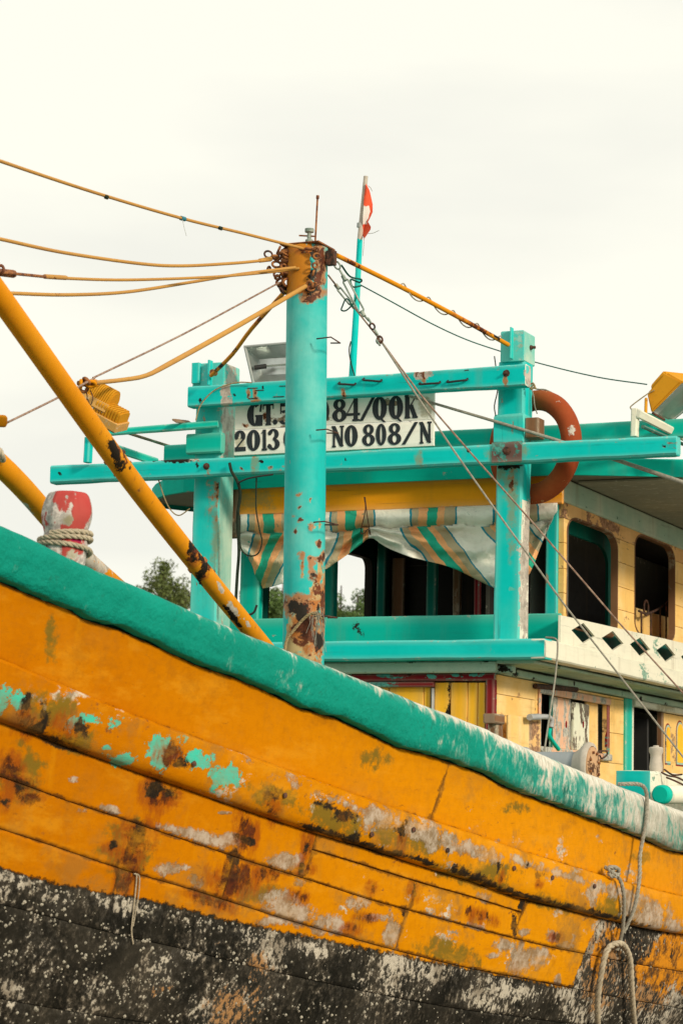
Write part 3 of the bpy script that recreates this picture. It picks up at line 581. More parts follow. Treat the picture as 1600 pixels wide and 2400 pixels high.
# ------------------------------------------------------------------ deckhouse, upper-deck edge, wheelhouse
pc=onY(1277,1496,-.12); pb=onY(1277,1543,-.12); XB=pc[0]; ZB1=pc[2]; ZB0=pb[2]; XBL=-1.45
box('deck_edge_beam',XBL,XB-.002,-.12,.03,ZB0,ZB1,M['teal_x'],boat,bev=.012,wob=.004,attr=dict(blk=[(1010,1527,5,3),(900,1505,3,3)]))
q0=onX(1277,1496,XB)[1]; 
box('deck_edge_beam',XB-.10,XB,-.119,5.8,ZB0+.001,ZB1-.002,M['white'],boat,bev=.01,wob=.003)
box('deck_edge_beam',XBL,XBL+.1,.04,5.8,ZB0,ZB1,M['teal_g'],boat)
box('upper_deck',XBL+.1,XB-.1,.03,5.8,ZB0+.02,ZB0+.08,M['soffit'],boat)
# trim under the front beam
r=YR(757,1537,1163,1556,.02); box('under_trim',-1.2,r[1],.0,.04,ZB0-.075,ZB0-.004,M['teal_pale'],boat,attr=dict(rust=[(1050,1543,30,5)],blk=[(960,1548,16,5),(1140,1545,10,8)]))
# coaming behind the posts
c0=onY(700,1455,.38);c1=onY(1240,1432,.38)
box('front_coaming',-1.2,onY(1316,1440,.38)[0]-.01,.37,.41,ZB0+.08,(c0[2]+c1[2])/2,M['teal_g'],boat,attr=dict(blk=[(840,1470,8,12),(1074,1472,5,7),(1008,1463,4,4),(1122,1465,4,4)]))
# --- side parapet with diamond cut-outs
XP=XB-.022
def line_z(p,q,X):
    a,b=onX(*p,X),onX(*q,X); s=(b[2]-a[2])/(b[1]-a[1]); return lambda Y:a[2]+s*(Y-a[1])
ptop=line_z((1314,1442),(1600,1507),XP); Yp0=onX(1313,1470,XP)[1]
dia=[((1337,1480),(1365,1461),(1394,1492),(1367,1507)),((1409,1496),(1436,1478),(1464,1507),(1436,1526)),((1479,1511),(1502,1494),(1524,1523),(1503,1540)),((1538,1523),(1557,1508),(1580,1536),(1559,1551))]
D=[]
for d in dia:
    q=[onX(*p,XP) for p in d]; yc=(q[0][1]+q[2][1])/2; zc=(q[1][2]+q[3][2])/2; D.append((yc,(q[2][1]-q[0][1])/2,zc,(q[1][2]-q[3][2])/2))
sp=(D[3][0]-D[0][0])/3; hw=np.mean([d[1] for d in D]); hh=np.mean([d[3] for d in D]); 
def zc_(Y): return np.interp(Y,[D[0][0],D[3][0]],[D[0][2],D[3][2]])
zbot=ZB1-.004; mb=MB(); Ys=[D[0][0]+sp*i for i in range(8)]
edges=[Yp0]+[(Ys[i]+Ys[i+1])/2 for i in range(7)]+[Ys[7]+sp/2]; xo,xi=XP,XP-.016
for i,Yc in enumerate(Ys):
    a,b=edges[i],edges[i+1]; tz=lambda y:float(ptop(y)); zc=float(D[i][2] if i<4 else zc_(Ys[3]))
    A=[(a,zbot),(Yc,zbot),(b,zbot),(b,(zbot+tz(b))/2),(b,tz(b)),(Yc,tz(Yc)),(a,tz(a)),(a,(zbot+tz(a))/2)]
    Dm=[(Yc,zc-hh),(Yc+hw,zc),(Yc,zc+hh),(Yc-hw,zc)]
    idx=[(1,2,3,9,8),(3,4,5,10,9),(5,6,7,11,10),(7,0,1,8,11)]; pts=A+Dm
    Vo=[(xo,y,z) for y,z in pts]; Vi=[(xi,y,z) for y,z in pts]
    mb.add(Vo+Vi,idx+[tuple(j+12 for j in f[::-1]) for f in idx]+[(8,9,21,20),(9,10,22,21),(10,11,23,22),(11,8,20,23),(4,5,17,16),(5,6,18,17)]+([(6,7,19,18),(7,0,12,19)] if i==0 else []))
mb.out('diamond_parapet',M['white'],boat,attrs={'blk':blobs(np.array(mb.V),[(1325,1452,3,3)])})
# --- clad wall with rounded window openings (sub-parts: each board)
def rr(y,z,wn,side):
    """half outline of a rounded window at height z"""
    y0,y1,z0,z1,r=wn[:5]; d=0; ry=wn[5] if len(wn)>5 else r
    if z>z1-r: t=min(1,(z-(z1-r))/r); d=ry*(1-math.sqrt(max(0,1-t*t)))
    elif z<z0+r: t=min(1,((z0+r)-z)/r); d=ry*(1-math.sqrt(max(0,1-t*t)))
    return y0+d if side==0 else y1-d
def clad(name,xo,th,y0,y1,rows,wins,mats,parent,axis=0,sgn=1,gap=.004):
    """rows: ascending (z list). axis 0: wall in the plane X=xo running along Y; axis 1: plane Y=xo running along X"""
    for ri in range(len(rows)-1):
        za,zb=rows[ri]+gap/2,rows[ri+1]-gap/2; zs=set(np.linspace(za,zb,4))
        for wn in wins:
            for t in list(np.linspace(0,1,9)):
                for q in (wn[3]-wn[4]+wn[4]*math.sin(t*math.pi/2),wn[2]+wn[4]-wn[4]*math.sin(t*math.pi/2)):
                    if za<q<zb: zs.add(q)
            for q in (wn[2],wn[3]):
                if za<q<zb: zs.add(q-1e-4); zs.add(q+1e-4)
        zs=sorted(zs); segs=[(y0,0,None)]; W=sorted(wins); bounds=[('e',y0)]
        for wn in W: bounds+= [('l',wn),('r',wn)]
        bounds.append(('e',y1)); mb=MB()
        def bv(b,z,i):
            if b[0]=='e': return b[1]
            wn=b[1]; mid=(wn[0]+wn[1])/2
            if z<=wn[2] or z>=wn[3]: return mid
            return rr(0,z,wn,0 if b[0]=='l' else 1)
        for i in range(0,len(bounds),2):
            a,b=bounds[i],bounds[i+1]; nn=max(3,int((bv(b,zs[0],0)-bv(a,zs[0],0))/.12)); V=[]
            for layer in (0,1):
                for z in zs:
                    ya,yb=bv(a,z,0),bv(b,z,0)
                    for t in np.linspace(0,1,nn):
                        y=ya+(yb-ya)*t; x=xo-sgn*(th if layer else 0)+sgn*(0 if layer else .003*n3((xo,y,z),4.)); V.append((x,y,z) if axis==0 else (y,x,z))
            k=len(zs); g0=grid_faces(k,nn); F=list(g0)+[tuple(j+k*nn for j in f[::-1]) for f in g0]; o=k*nn
            for j in range(k-1):
                for t in (0,nn-1):
                    # skip the joint over or under a window
                    bb=a if t==0 else b
                    if bb[0]!='e' and not (bb[1][2]<(zs[j]+zs[j+1])/2<bb[1][3]): continue
                    p,q=j*nn+t,(j+1)*nn+t; F.append((p,q,q+o,p+o) if t==0 else (q,p,p+o,q+o))
            for t in range(nn-1):
                F.append((t,t+1,t+1+o,t+o)); p=(k-1)*nn+t; F.append((p+1,p,p+o,p+1+o))
            full=[wn for wn in wins if wn[2]<zs[0] and wn[3]>zs[-1]]
            if full and len(full)==len(wins):
                m_=mats[ri] if isinstance(mats,(list,tuple)) else mats; oo=mesh(name,V,F,m_,parent); bm=bmesh.new(); bm.from_mesh(oo.data); bmesh.ops.recalc_face_normals(bm,faces=bm.faces); bm.to_mesh(oo.data); bm.free()
            else: mb.add(V,F)
        if not mb.V: continue
        m=mats[ri] if isinstance(mats,(list,tuple)) else mats
        o=mb.out(name,m,parent); bm=bmesh.new(); bm.from_mesh(o.data); bmesh.ops.remove_doubles(bm,verts=bm.verts,dist=2e-5); bmesh.ops.recalc_face_normals(bm,faces=bm.faces); bm.to_mesh(o.data); bm.free()
XW=1.172
wy0=onX(1320,1300,XW)[1]
def ywin(xa,xb,yt,yb_,r): 
    ym=(yt+yb_)/2; xm=(xa+xb)/2
    return (onX(xa,ym,XW)[1],onX(xb,ym,XW)[1],onX(xm,yb_,XW)[2],onX(xm,yt,XW)[2],r,r*1.9)
W1=ywin(1326,1446,1228,1486,.115); W2=ywin(1485,1580,1264,1499,.11)
zrow=[onX(1446,y,XW)[2] for y in (1262,1316,1373,1427)]; zt_=onX(1314,1172,XW)[2]; zb_=onX(1452,1482,XW)[2]
rows=[ZB0+.05,zb_-.12,zb_]+zrow[::-1]+[zt_+.10]
for k in (W1,W2): pass
wall=mesh('wheelhouse_wall',[(XW-.03,wy0+.02,rows[0]),(XW-.03,5.6,rows[0]),(XW-.03,5.6,rows[0]+.03),(XW-.03,wy0+.02,rows[0]+.03)],[(0,1,2,3)],M['cladding'],boat)
wins=[W1,W2]; stepw=W2[0]-W1[0]+.03; 
for i in (1,): wins.append((W2[0]+stepw*i,W2[1]+stepw*i,W2[2],W2[3],W2[4],W2[5]))
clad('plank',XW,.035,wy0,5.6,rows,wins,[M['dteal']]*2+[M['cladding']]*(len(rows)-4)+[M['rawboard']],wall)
# dark rounded reveals of the windows
def reveal(wn,x0,x1,mat,parent,name='window_frame',ins=0.012,wd=.0):
    pts=[]; y0,y1,z0,z1,r=wn[:5]; ry=wn[5] if len(wn)>5 else r
    for (cy,cz,a0) in ((y1-ry,z1-r,0),(y0+ry,z1-r,90),(y0+ry,z0+r,180),(y1-ry,z0+r,270)):
        for t in range(7): a=math.radians(a0+15*t); pts.append((cy,cz,math.cos(a),math.sin(a)))
    V=[];n=len(pts)
    for (x,o) in ((x0,0.),(x0,-ins),(x1,-ins),(x1,0.)):
        for cy,cz,c,s in pts: V.append((x,cy+(ry+o)*c,cz+(r+o)*s))
    return mesh(name,V,grid_faces(4,n,True,True),mat,parent)
for i,wn in enumerate(wins): reveal((wn[0]-.001,wn[1]+.001,wn[2]-.001,wn[3]+.001,wn[4],wn[5]),XW+.004,XW-.045,M['brown'],wall)
# inner teal frame seen through window 1, and what stands inside window 2
inn=(W1[0]+.06,W1[1]+.22,W1[2]-.05,W1[3]-.05,.09)
# front corner post, left wall, back wall, floor and ceiling
YF=wy0; YD_=.15; XL_=.88
xc0=onY(1279,1300,YF)[0]
box('corner_post',xc0,XW-.036,YF-.02,YF+.08,ZB0+.08,zt_+.1,M['teal_z'],boat)
XLW=-1.0; YBK=2.6; ZC=4.42; ZF=ZB0+.08
def lwin(xa,xb,yt,yb_,r):
    ym=(yt+yb_)/2; xm=(xa+xb)/2; return (onX(xa,ym,XLW)[1],onX(xb,ym,XLW)[1],onX(xm,yb_,XLW)[2],onX(xm,yt,XLW)[2],r)
LW1=lwin(607,735,1290,1475,.05); LW2=lwin(752,872,1290,1480,.09)
LW1=(YF+.12,LW1[1],LW1[2],LW1[3],.05)
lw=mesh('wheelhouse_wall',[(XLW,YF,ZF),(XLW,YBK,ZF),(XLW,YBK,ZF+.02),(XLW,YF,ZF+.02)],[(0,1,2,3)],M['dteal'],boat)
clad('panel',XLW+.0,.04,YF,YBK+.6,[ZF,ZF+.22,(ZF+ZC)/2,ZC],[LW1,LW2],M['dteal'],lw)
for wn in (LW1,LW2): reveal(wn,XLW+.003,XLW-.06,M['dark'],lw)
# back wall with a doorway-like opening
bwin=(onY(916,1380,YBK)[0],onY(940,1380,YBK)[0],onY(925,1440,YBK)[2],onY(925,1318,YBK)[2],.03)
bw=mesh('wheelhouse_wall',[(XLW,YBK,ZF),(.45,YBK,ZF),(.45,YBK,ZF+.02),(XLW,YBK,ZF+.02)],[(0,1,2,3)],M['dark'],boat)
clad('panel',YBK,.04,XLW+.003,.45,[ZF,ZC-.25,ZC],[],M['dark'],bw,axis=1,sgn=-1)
box('interior_frame',onY(884,1380,YBK-.1)[0],onY(905,1380,YBK-.1)[0],YBK-.12,YBK-.03,ZF,ZC,M['iteal'],boat)
box('interior_panel',onY(912,1380,YBK-.1)[0],onY(942,1380,YBK-.1)[0],YBK-.06,YBK-.03,ZF+.2,onY(925,1310,YBK)[2],M['brown'],boat)
box('interior_frame',onY(1000,1400,1.2)[0],onY(1022,1400,1.2)[0],1.18,1.24,ZF,ZC,M['iteal'],boat)
box('interior_frame',onY(1112,1400,1.0)[0],onY(1124,1400,1.0)[0],.98,1.03,ZF,ZC,M['redp'],boat)
box('interior_frame',onY(1062,1400,1.3)[0],onY(1078,1400,1.3)[0],1.28,1.33,ZF,ZC,M['brown'],boat)
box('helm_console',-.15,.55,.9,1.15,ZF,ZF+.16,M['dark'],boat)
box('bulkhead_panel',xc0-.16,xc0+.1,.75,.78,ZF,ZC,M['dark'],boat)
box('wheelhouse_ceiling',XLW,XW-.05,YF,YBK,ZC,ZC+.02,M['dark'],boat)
# near-black partition added close behind the side windows so they read as shade
box('shade_partition',.45,.48,YF+.5,5.6,ZF,ZC,M['dark'],boat); box('rear_bulkhead',-1.1,XW-.04,5.61,5.65,1.8,4.45,M['dark'],boat); box('wheelhouse_ceiling',XLW,XW-.05,YBK+.01,5.6,ZC,ZC+.02,M['dark'],boat)
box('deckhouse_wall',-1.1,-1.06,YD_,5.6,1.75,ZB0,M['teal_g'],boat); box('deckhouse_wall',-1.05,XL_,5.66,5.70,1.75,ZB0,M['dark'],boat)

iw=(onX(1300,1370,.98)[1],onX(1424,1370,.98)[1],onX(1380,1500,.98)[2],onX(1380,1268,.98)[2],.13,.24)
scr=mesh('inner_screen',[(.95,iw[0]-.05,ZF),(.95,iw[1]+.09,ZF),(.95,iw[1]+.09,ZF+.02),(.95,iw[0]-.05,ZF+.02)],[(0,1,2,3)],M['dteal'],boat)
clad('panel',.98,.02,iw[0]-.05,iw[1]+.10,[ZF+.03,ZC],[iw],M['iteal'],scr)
pp=[onX(1505,1420,.98),onX(1600,1438,.98)]
box('interior_locker',.90,.96,pp[0][1]-.1,pp[1][1]+.6,ZF,pp[0][2]-.02,M['cladding'],boat)
ch=empty('metal_chair_back',(1.03,pp[0][1]+.1,ZF+.05),'dark curved metal chair back with upright bars seen inside the second side window','chair')
cc=onX(1510,1424,1.03); R_=.10
under(mesh('scroll_ring',*torusg((1.03,cc[1]+.03,cc[2]+.0),EX,.055,.008,20,6),M['darksteel'],None,smooth=True),ch)
ytop=[onX(x,y,1.03) for x,y in ((1496,1432),(1512,1438),(1530,1433),(1548,1422),(1562,1408))]
under(tube('top_rail',ytop,.009,M['darksteel'],None,sm=5),ch)
for x,y in ((1502,1436),(1524,1436),(1546,1424),(1560,1410)):
    a=onX(x,y,1.03); under(tube('bar',[a,(a[0],a[1],ZF+.0)],.007,M['darksteel'],None),ch)
# --- header, roof
h0=onY(700,1141,.36);h1=onY(700,1203,.36); HZ1,HZ0=h0[2],h1[2]
box('header_board',onY(560,1175,.36)[0],onY(1316,1160,.36)[0],.36,.40,HZ0,HZ1+.02,M['header'],boat,attr=dict(moss=[(590,1170,50,20)],blk=[(575,1195,10,5),(1100,1150,60,4)]))
box('header_rail',onY(560,1175,.36)[0]-.1,onY(560,1175,.36)[0]-.004,.35,.42,HZ0-.15,HZ1+.02,M['brown'],boat)
ZR0=onY(800,1134,.28)[2]; ZR1=ZR0+.115
rX=lambda x,y,Y:(float(onY(x,y,Y)[0]),Y)
roofpts=[(-1.45,5.9),(-1.72,1.6),rX(357,1130,1.0),rX(357,1135,.8),rX(364,1140,.62),rX(382,1150,.46),rX(430,1155,.34),(-.7,.285),(.9,.28),rX(1310,1117,.285),rX(1360,1116,.33),(2.3,.74),(2.3,5.9)]
def roofring(z,ins,cam=0): 
    o=[]; c=np.array((.3,2.2))
    for p in roofpts:
        d=c-np.array(p); d/=np.linalg.norm(d); q=np.array(p)+d*ins; o.append((q[0],q[1],z))
    return o
n_=len(roofpts); V=roofring(ZR0,.03)+roofring(ZR0,.0)+roofring(ZR1-.01,.0)+roofring(ZR1,.012)
F=[(k*n_+i,k*n_+(i+1)%n_,(k+1)*n_+(i+1)%n_,(k+1)*n_+i) for k in range(3) for i in range(n_)]+[tuple(range(3*n_,4*n_))]
mesh('roof_fascia',V,F,M['teal_g'],boat)
# planked soffit boards run across under the roof
V=roofring(ZR0+.03,.03); rp=mesh('roof_underside',V,[tuple(range(n_))[::-1]],M['soffit'],boat)
sb=[]
for i in range(22):
    y=.75+i*.22
    if y+.21<5.7: box('plank',XW+.05,2.31,y,y+.212,ZR0+.010,ZR0+.026,M['soffit'],rp,wob=0,sub=1,seg=2,bev=.003)
for i in range(20):
    y=.75+i*.22; box('plank',-1.55,-1.06,y,y+.212,ZR0+.010,ZR0+.026,M['soffit'],rp,wob=0,sub=1,seg=2,bev=.003)
# grey-teal side beam under the roof edge above the wall
box('wall_plate',XW-.02,XW+.02,.41,5.65,zt_-.005,ZR0+.02,M['teal_pale'],boat)
# roof-top board and its blocks
t0=onY(1100,1006,.31);RB1=t0[2]
box('roof_rail_board',-1.62,2.6,.31,.35,RB1-.12,RB1,M['teal_g'],boat)
for x in (-1.3,-.4,.6,1.9): box('rail_block',x,x+.08,.355,.45,ZR1-.01,RB1-.02,M['teal_g'],boat)
# --- gantry in front of the wheelhouse
STL=dict(blk=[],rust=[],grey=[])
pl=(onY(1170,1100,0)[0]-.012,onY(1230,1100,0)[0]-.005)
rx0,rx1=onY(1159,1200,0)[0],onY(1220,1200,0)[0]
ztopR=onY(1200,775,0)[2]
postR=timber('gantry_post',((rx0+rx1)/2-.005,.085,ZB1-.002),((rx0+rx1)/2+.012,.085,onY(1200,845,0)[2]),EX,EY,(rx1-rx0)/2,.085,M['teal_z'],boat,bev=.012,seg=50,wob=.004,
  attr=dict(moss=[(1190,1130,8,60),(1200,1180,7,110),(1170,1110,6,20)],grey=[(1235,1240,10,60),(1230,1330,14,70),(1228,1430,14,60)],blk=[(1190,1092,30,4)],rust=[(1196,1120,5,40)],alt=[(1196,1380,14,8)]))
capR=box('post_cap',onY(1172,800,-.02)[0],onY(1227,800,-.02)[0],-.02,.19,onY(1200,847,-.02)[2],onY(1200,775,-.02)[2],M['teal_z'],postR,bev=.006)
box('cap_fin',onY(1195,800,-.06)[0],onY(1198,800,-.06)[0],-.07,-.02,onY(1200,842,-.02)[2],onY(1200,770,-.02)[2],M['teal_z'],postR,bev=.001)
lathe('bolt',[(.016,0),(.016,.012),(.010,.014),(.010,.035)],(onY(1227,800,-.02)[0],.10,onY(1252,814,.1)[2]),EX,M['darksteel'],postR,n=6)
# sleeve wrapped round the right post just above the long beam
box('post_sleeve',rx0-.015,rx1+.02,-.018,.19,onY(1190,1040,-.01)[2],onY(1190,972,-.01)[2],M['teal_z'],postR,bev=.02,wob=.01,seg=8)
box('wood_block',rx1+.02,rx1+.11,.0,.12,onY(1250,1025,0)[2],onY(1250,978,0)[2],M['brown'],postR)
lx0,lx1=onY(447,1250,0)[0],onY(509,1250,0)[0]
postL=timber('gantry_post',((lx0+lx1)/2,.11,1.9),((lx0+lx1)/2+.01,.11,onY(480,920,0)[2]),EX,EY,(lx1-lx0)/2,.11,M['teal_z'],boat,bev=.012,seg=60,wob=.004,
  attr=dict(moss=[(500,1180,8,90),(505,1260,7,90)],rust=[(505,1150,6,60)],grey=[(535,990,14,40),(530,1040,12,40),(525,955,12,20),(500,1170,8,60)]))
capL=box('post_cap',onY(452,880,-.02)[0],onY(524,880,-.02)[0],-.02,.22,onY(480,930,-.02)[2],onY(490,851,-.02)[2],M['teal_z'],postL,bev=.006,attr=dict(grey=[(540,880,14,34)],moss=[(505,885,10,30)]))
box('post_block',onY(435,1035,-.05)[0],onY(517,1035,-.05)[0],-.045,.02,onY(475,1062,-.05)[2],onY(475,1015,-.05)[2],M['teal_g'],postL,bev=.01)
box('cap_fin',onY(493,870,-.03)[0],onY(497,870,-.03)[0],-.07,-.02,onY(490,905,-.02)[2],onY(490,847,-.02)[2],M['teal_z'],postL,bev=.001)
box('cap_lug',onY(452,870,-.03)[0],onY(470,870,-.03)[0],-.05,-.02,onY(460,900,-.02)[2],onY(460,852,-.02)[2],M['teal_z'],postL,bev=.004)
YBm=-.16
def beam(name,pa,pb,hv,y0=YBm,y1=-.06,**k):
    a=onY(*pa,y0);b=onY(*pb,y0);c=(y0+y1)/2; a[1]=b[1]=c
    return timber(name,a,b,EY,np.cross((b-a)/np.linalg.norm(b-a),EY),abs(y1-y0)/2,hv,M['teal_x'],boat,wob=.004,sub=4,**k)
def hpx(h,x,y,Y): return onY(x,y-h/2,Y)[2]-onY(x,y+h/2,Y)[2]
ub=beam('cross_beam',(439,930),(1231,877.5),hpx(47,900,905,YBm)/2,seg=90,bev=.008,attr=dict(blk=[(470,922,6,5),(470,942,5,5),(547,920,3,3),(617,912,4,4),(988,885,4,4),(1104,881,3,3)],rust=[(978,874,5,14),(992,876,4,16),(1186,894,5,12),(646,928,3,18),(597,925,3,14),(583,922,3,10),(806,927,5,14),(600,938,14,4)],grey=[(530,930,12,30),(990,878,20,12),(1238,880,10,24)]))
lb=beam('cross_beam',(117,1112),(1584,1043),hpx(44,900,1075,YBm)/2,seg=160,bev=.012,attr=dict(blk=[(142,1108,3,3),(151,1126,2,3),(462,1088,4,9),(480,1092,4,4),(613,1082,4,4),(805,1076,5,5),(812,1072,3,3),(981,1060,4,4),(1099,1058,3,3),(1550,1044,3,3),(400,1078,42,5)],
   rust=[(462,1080,7,5),(597,1080,2.5,20),(614,1096,2,12),(565,1100,5,4),(634,1098,6,4),(660,1095,5,4),(803,1088,4,9),(982,1072,3,13),(485,1102,3,10),(590,1100,4,5)],grey=[(440,1077,30,6),(370,1076,30,4)],moss=[(1188,1060,40,24),(597,1085,7,24),(982,1075,8,18)]))
rustp=box('backing_plate',*[onY(1152,1058,YBm-.004)[0],onY(1222,1055,YBm-.004)[0]],YBm-.006,YBm-.001,onY(1188,1083,YBm)[2],onY(1188,1036,YBm)[2],paint('dull_purple_brown_plate',(.13,.075,.065),(.19,.12,.10),chips=.15,chip=(.08,.35,.3),dirt=.4),lb,wob=0,bev=.002)
def bolt(px,py,Y,par,r=.014):
    p=onY(px,py,Y); lathe('bolt',[(r*1.7,.0),(r*1.7,-.004),(r,-.005),(r,-.016),(r*.6,-.018),(r*.6,-.03)],p,EY,M['darksteel'],par,n=8)
for a in ((1186,875,YBm),(484,1093,YBm)): bolt(*a,ub if a[1]<1000 else lb)
bolt(1187,1057,YBm-.006,rustp,.016)
# staples / handles driven into the upper beam
for (xa,ya,xb,yb_) in ((796,898,832,901),(853,889,893,893),(985,899,1030,897),(1050,894,1094,890)):
    a,b=onY(xa,ya+1,YBm),onY(xb,yb_,YBm); o=np.array((0,-.022,-.006)); tube('staple',[a+np.array((0,.01,.012)),a+o*.8,(a+b)/2+o,b+o*.8,b+np.array((0,.01,.012))],.007,M['black'],ub,n=6,sm=4)
for (x,y,l) in ((580,910,24),(582,934,22),(655,905,30),(598,915,20),(640,930,26),(1088,868,10)):
    a,b=onY(x,y,YBm-.002),onY(x+l,y-1,YBm-.002); tube('nail_scar',[a,b],.0028,M['darksteel'],ub,n=5)
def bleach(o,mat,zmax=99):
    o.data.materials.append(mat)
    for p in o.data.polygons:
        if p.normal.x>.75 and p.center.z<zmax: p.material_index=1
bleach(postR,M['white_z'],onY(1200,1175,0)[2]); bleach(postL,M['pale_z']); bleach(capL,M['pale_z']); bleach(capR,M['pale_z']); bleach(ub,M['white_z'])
# sign board with its two planks
YS=.0
sg=empty('registration_board',onY(780,1000,YS),'white weathered two-plank board painted with registration numbers, hung between the beams','sign')
def signplank(p):
    V=[];  # p: four photo corners TL,TR,BR,BL
    q=[onY(*c,YS-.012) for c in p]; m=60
    mb=[]; 
    for i in range(m+1):
        for j in range(9):
            t,v=i/m,j/8; P=(q[0]*(1-t)+q[1]*t)*(1-v)+(q[3]*(1-t)+q[2]*t)*v; P=P.copy(); P[1]=YS-.012+.0015*n3(P,6)+(.003 if j in(0,8) else 0); mb.append(P)
    Vf=list(mb); F=grid_faces(m+1,9); n0=len(Vf); Vf+=[P+np.array((0,.02,0)) for P in mb]; F+=[tuple(a+n0 for a in f[::-1]) for f in grid_faces(m+1,9)]
    k=9
    for i in range(m):
        F+=[(i*k,(i+1)*k,(i+1)*k+n0,i*k+n0),((i+1)*k+8,i*k+8,i*k+8+n0,(i+1)*k+8+n0)]
    for j in range(8): F+=[(j+1,j,j+n0,j+1+n0),(m*k+j,m*k+j+1,m*k+j+1+n0,m*k+j+n0)]
    V=np.array(Vf); return under(mesh('plank',V,F,M['sign'],None,attrs={'rust':blobs(V,[(574,998,6,5),(622,975,8,10),(700,930,3,3),(960,990,4,3)]),'moss':blobs(V,[(1000,955,16,20),(560,1040,10,14)]),'blk':blobs(V,[(780,940,1,1)])}),sg)
signplank([(552,943),(1017,913),(1016,982),(550,1007)]); signplank([(550,1009),(1016,984),(1015,1044),(548,1067)])
INK=MB()
GL={'0':[('a',.5,.5,.5,.52,.36,.09,0,360)],'O':[('a',.5,.5,.5,.52,.36,.09,0,360)],'C':[('a',.5,.5,.5,.52,.36,.09,40,320)],
'Q':[('a',.5,.5,.5,.52,.36,.09,0,360),('b',.42,.16,.86,-.14,.15)],
'8':[('a',.5,.76,.42,.26,.27,.08,0,360),('a',.5,.27,.5,.29,.31,.08,0,360)],
'4':[('b',.68,0,.68,1,.30),('b',.02,.33,.62,.99,.07),('b',.0,.29,1,.29,.09),('b',.42,.03,.98,.03,.07)],
'G':[('a',.5,.5,.5,.52,.38,.09,55,345),('b',.82,-.02,.82,.44,.34),('b',.52,.44,1.0,.44,.07),('b',.86,.62,.92,.98,.1)],
'T':[('b',.5,0,.5,1,.38),('b',.0,.95,1,.95,.11),('b',.04,.72,.04,.99,.08),('b',.96,.72,.96,.99,.08),('b',.22,.03,.78,.03,.07)],
'.':[('a',.5,.12,.5,.12,.5,.12,0,360)],
'5':[('b',.15,.91,.92,.91,.17),('b',.17,.48,.17,.95,.08),('a',.46,.31,.5,.33,.34,.08,-150,125)],
'/':[('b',.08,-.02,.92,1.02,.22)],
'K':[('b',.2,0,.2,1,.34),('b',.34,.42,.95,1.0,.09),('b',.48,.58,.85,0,.34),('b',-.02,.03,.44,.03,.07),('b',-.02,.97,.44,.97,.07),('b',.6,.03,1.05,.03,.07)],
'2':[('a',.48,.72,.46,.30,.34,.09,-35,185),('b',.80,.60,.12,.12,.13),('b',.04,.10,.96,.10,.2),('a',.18,.66,.16,.09,.16,.09,0,360)],
'1':[('b',.5,0,.5,1,.44),('b',.08,.80,.36,.95,.1),('b',.12,.03,.88,.03,.08)],
'3':[('a',.44,.75,.46,.27,.32,.08,-95,170),('a',.44,.27,.54,.29,.36,.08,-165,95),('a',.14,.78,.14,.08,.14,.08,0,360),('a',.12,.22,.14,.08,.14,.08,0,360)],
'N':[('b',.16,0,.16,1,.16),('b',.88,0,.88,1,.16),('b',.14,.97,.86,.03,.36),('b',-.05,.97,.3,.97,.07),('b',.68,.97,1.08,.97,.07),('b',-.02,.03,.34,.03,.07)]}
lay=[0]
def glyph(ch,x0,x1,yt,yb_):
    def P(u,v):
        lay_=lay[0]*.00012; q=onY(x0+(x1-x0)*u,yb_+(yt-yb_)*v-(u-.5)*(x1-x0)*.055,YS-.0155-lay_*1.); return q
    for s in GL[ch]:
        lay[0]=(lay[0]+1)%7; V=[];F=[]
        if s[0]=='b':
            _,xa,ya,xb,yb2,wd=s; wd*=1.28 if wd<.2 else 1.08; h=abs(yt-yb_);ww=abs(x1-x0)
            if abs(xa-xb)<1e-6: pts=[(xa-wd/2,ya),(xa+wd/2,ya),(xb+wd/2,yb2),(xb-wd/2,yb2)]
            elif abs(ya-yb2)<1e-6: pts=[(xa,ya-wd/2),(xb,ya-wd/2),(xb,ya+wd/2),(xa,ya+wd/2)]
            else: pts=[(xa-wd/2,ya),(xa+wd/2,ya),(xb+wd/2,yb2),(xb-wd/2,yb2)]
            V=[P(*p) for p in pts];F=[(0,1,2,3)]
        else:
            _,cx,cy,rx,ry,ts,tt,a0,a1=s; m=28; ts=min(ts*1.12,rx); tt=min(tt*1.45,ry)
            for i in range(m+1):
                a=math.radians(a0+(a1-a0)*i/m); c,sn=math.cos(a),math.sin(a)
                V.append(P(cx+rx*c,cy+ry*sn)); V.append(P(cx+(rx-ts)*c,cy+(ry-tt)*sn))
            F=[(2*i,2*i+2,2*i+3,2*i+1) for i in range(m)]
        INK.add(V,F)
    lay[0]=(lay[0]+1)%7
R1=[('G',579,615),('T',616,641),('.',639,650),('5',653,682),('O',742,771),('8',778,812),('4',812,843),('/',843,878),('Q',872,906),('Q',910,944),('K',948,977)]
R2=[('2',549,577),('0',578,610),('1',611,628),('3',628,656),('C',664,692),('N',778,804),('0',807,838),('8',848,878),('0',880,905),('8',908,940),('/',942,978),('N',983,1009)]
for c,a,b in R1: xm=(a+b)/2; s=(xm-552)/465; glyph(c,a,b,949-s*26,1000-s*23)
for c,a,b in R2: xm=(a+b)/2; s=(xm-550)/465; glyph(c,a,b,1010-s*22,1058-s*20)
under(INK.out('lettering',M['ink'],None,kind='stuff'),sg)
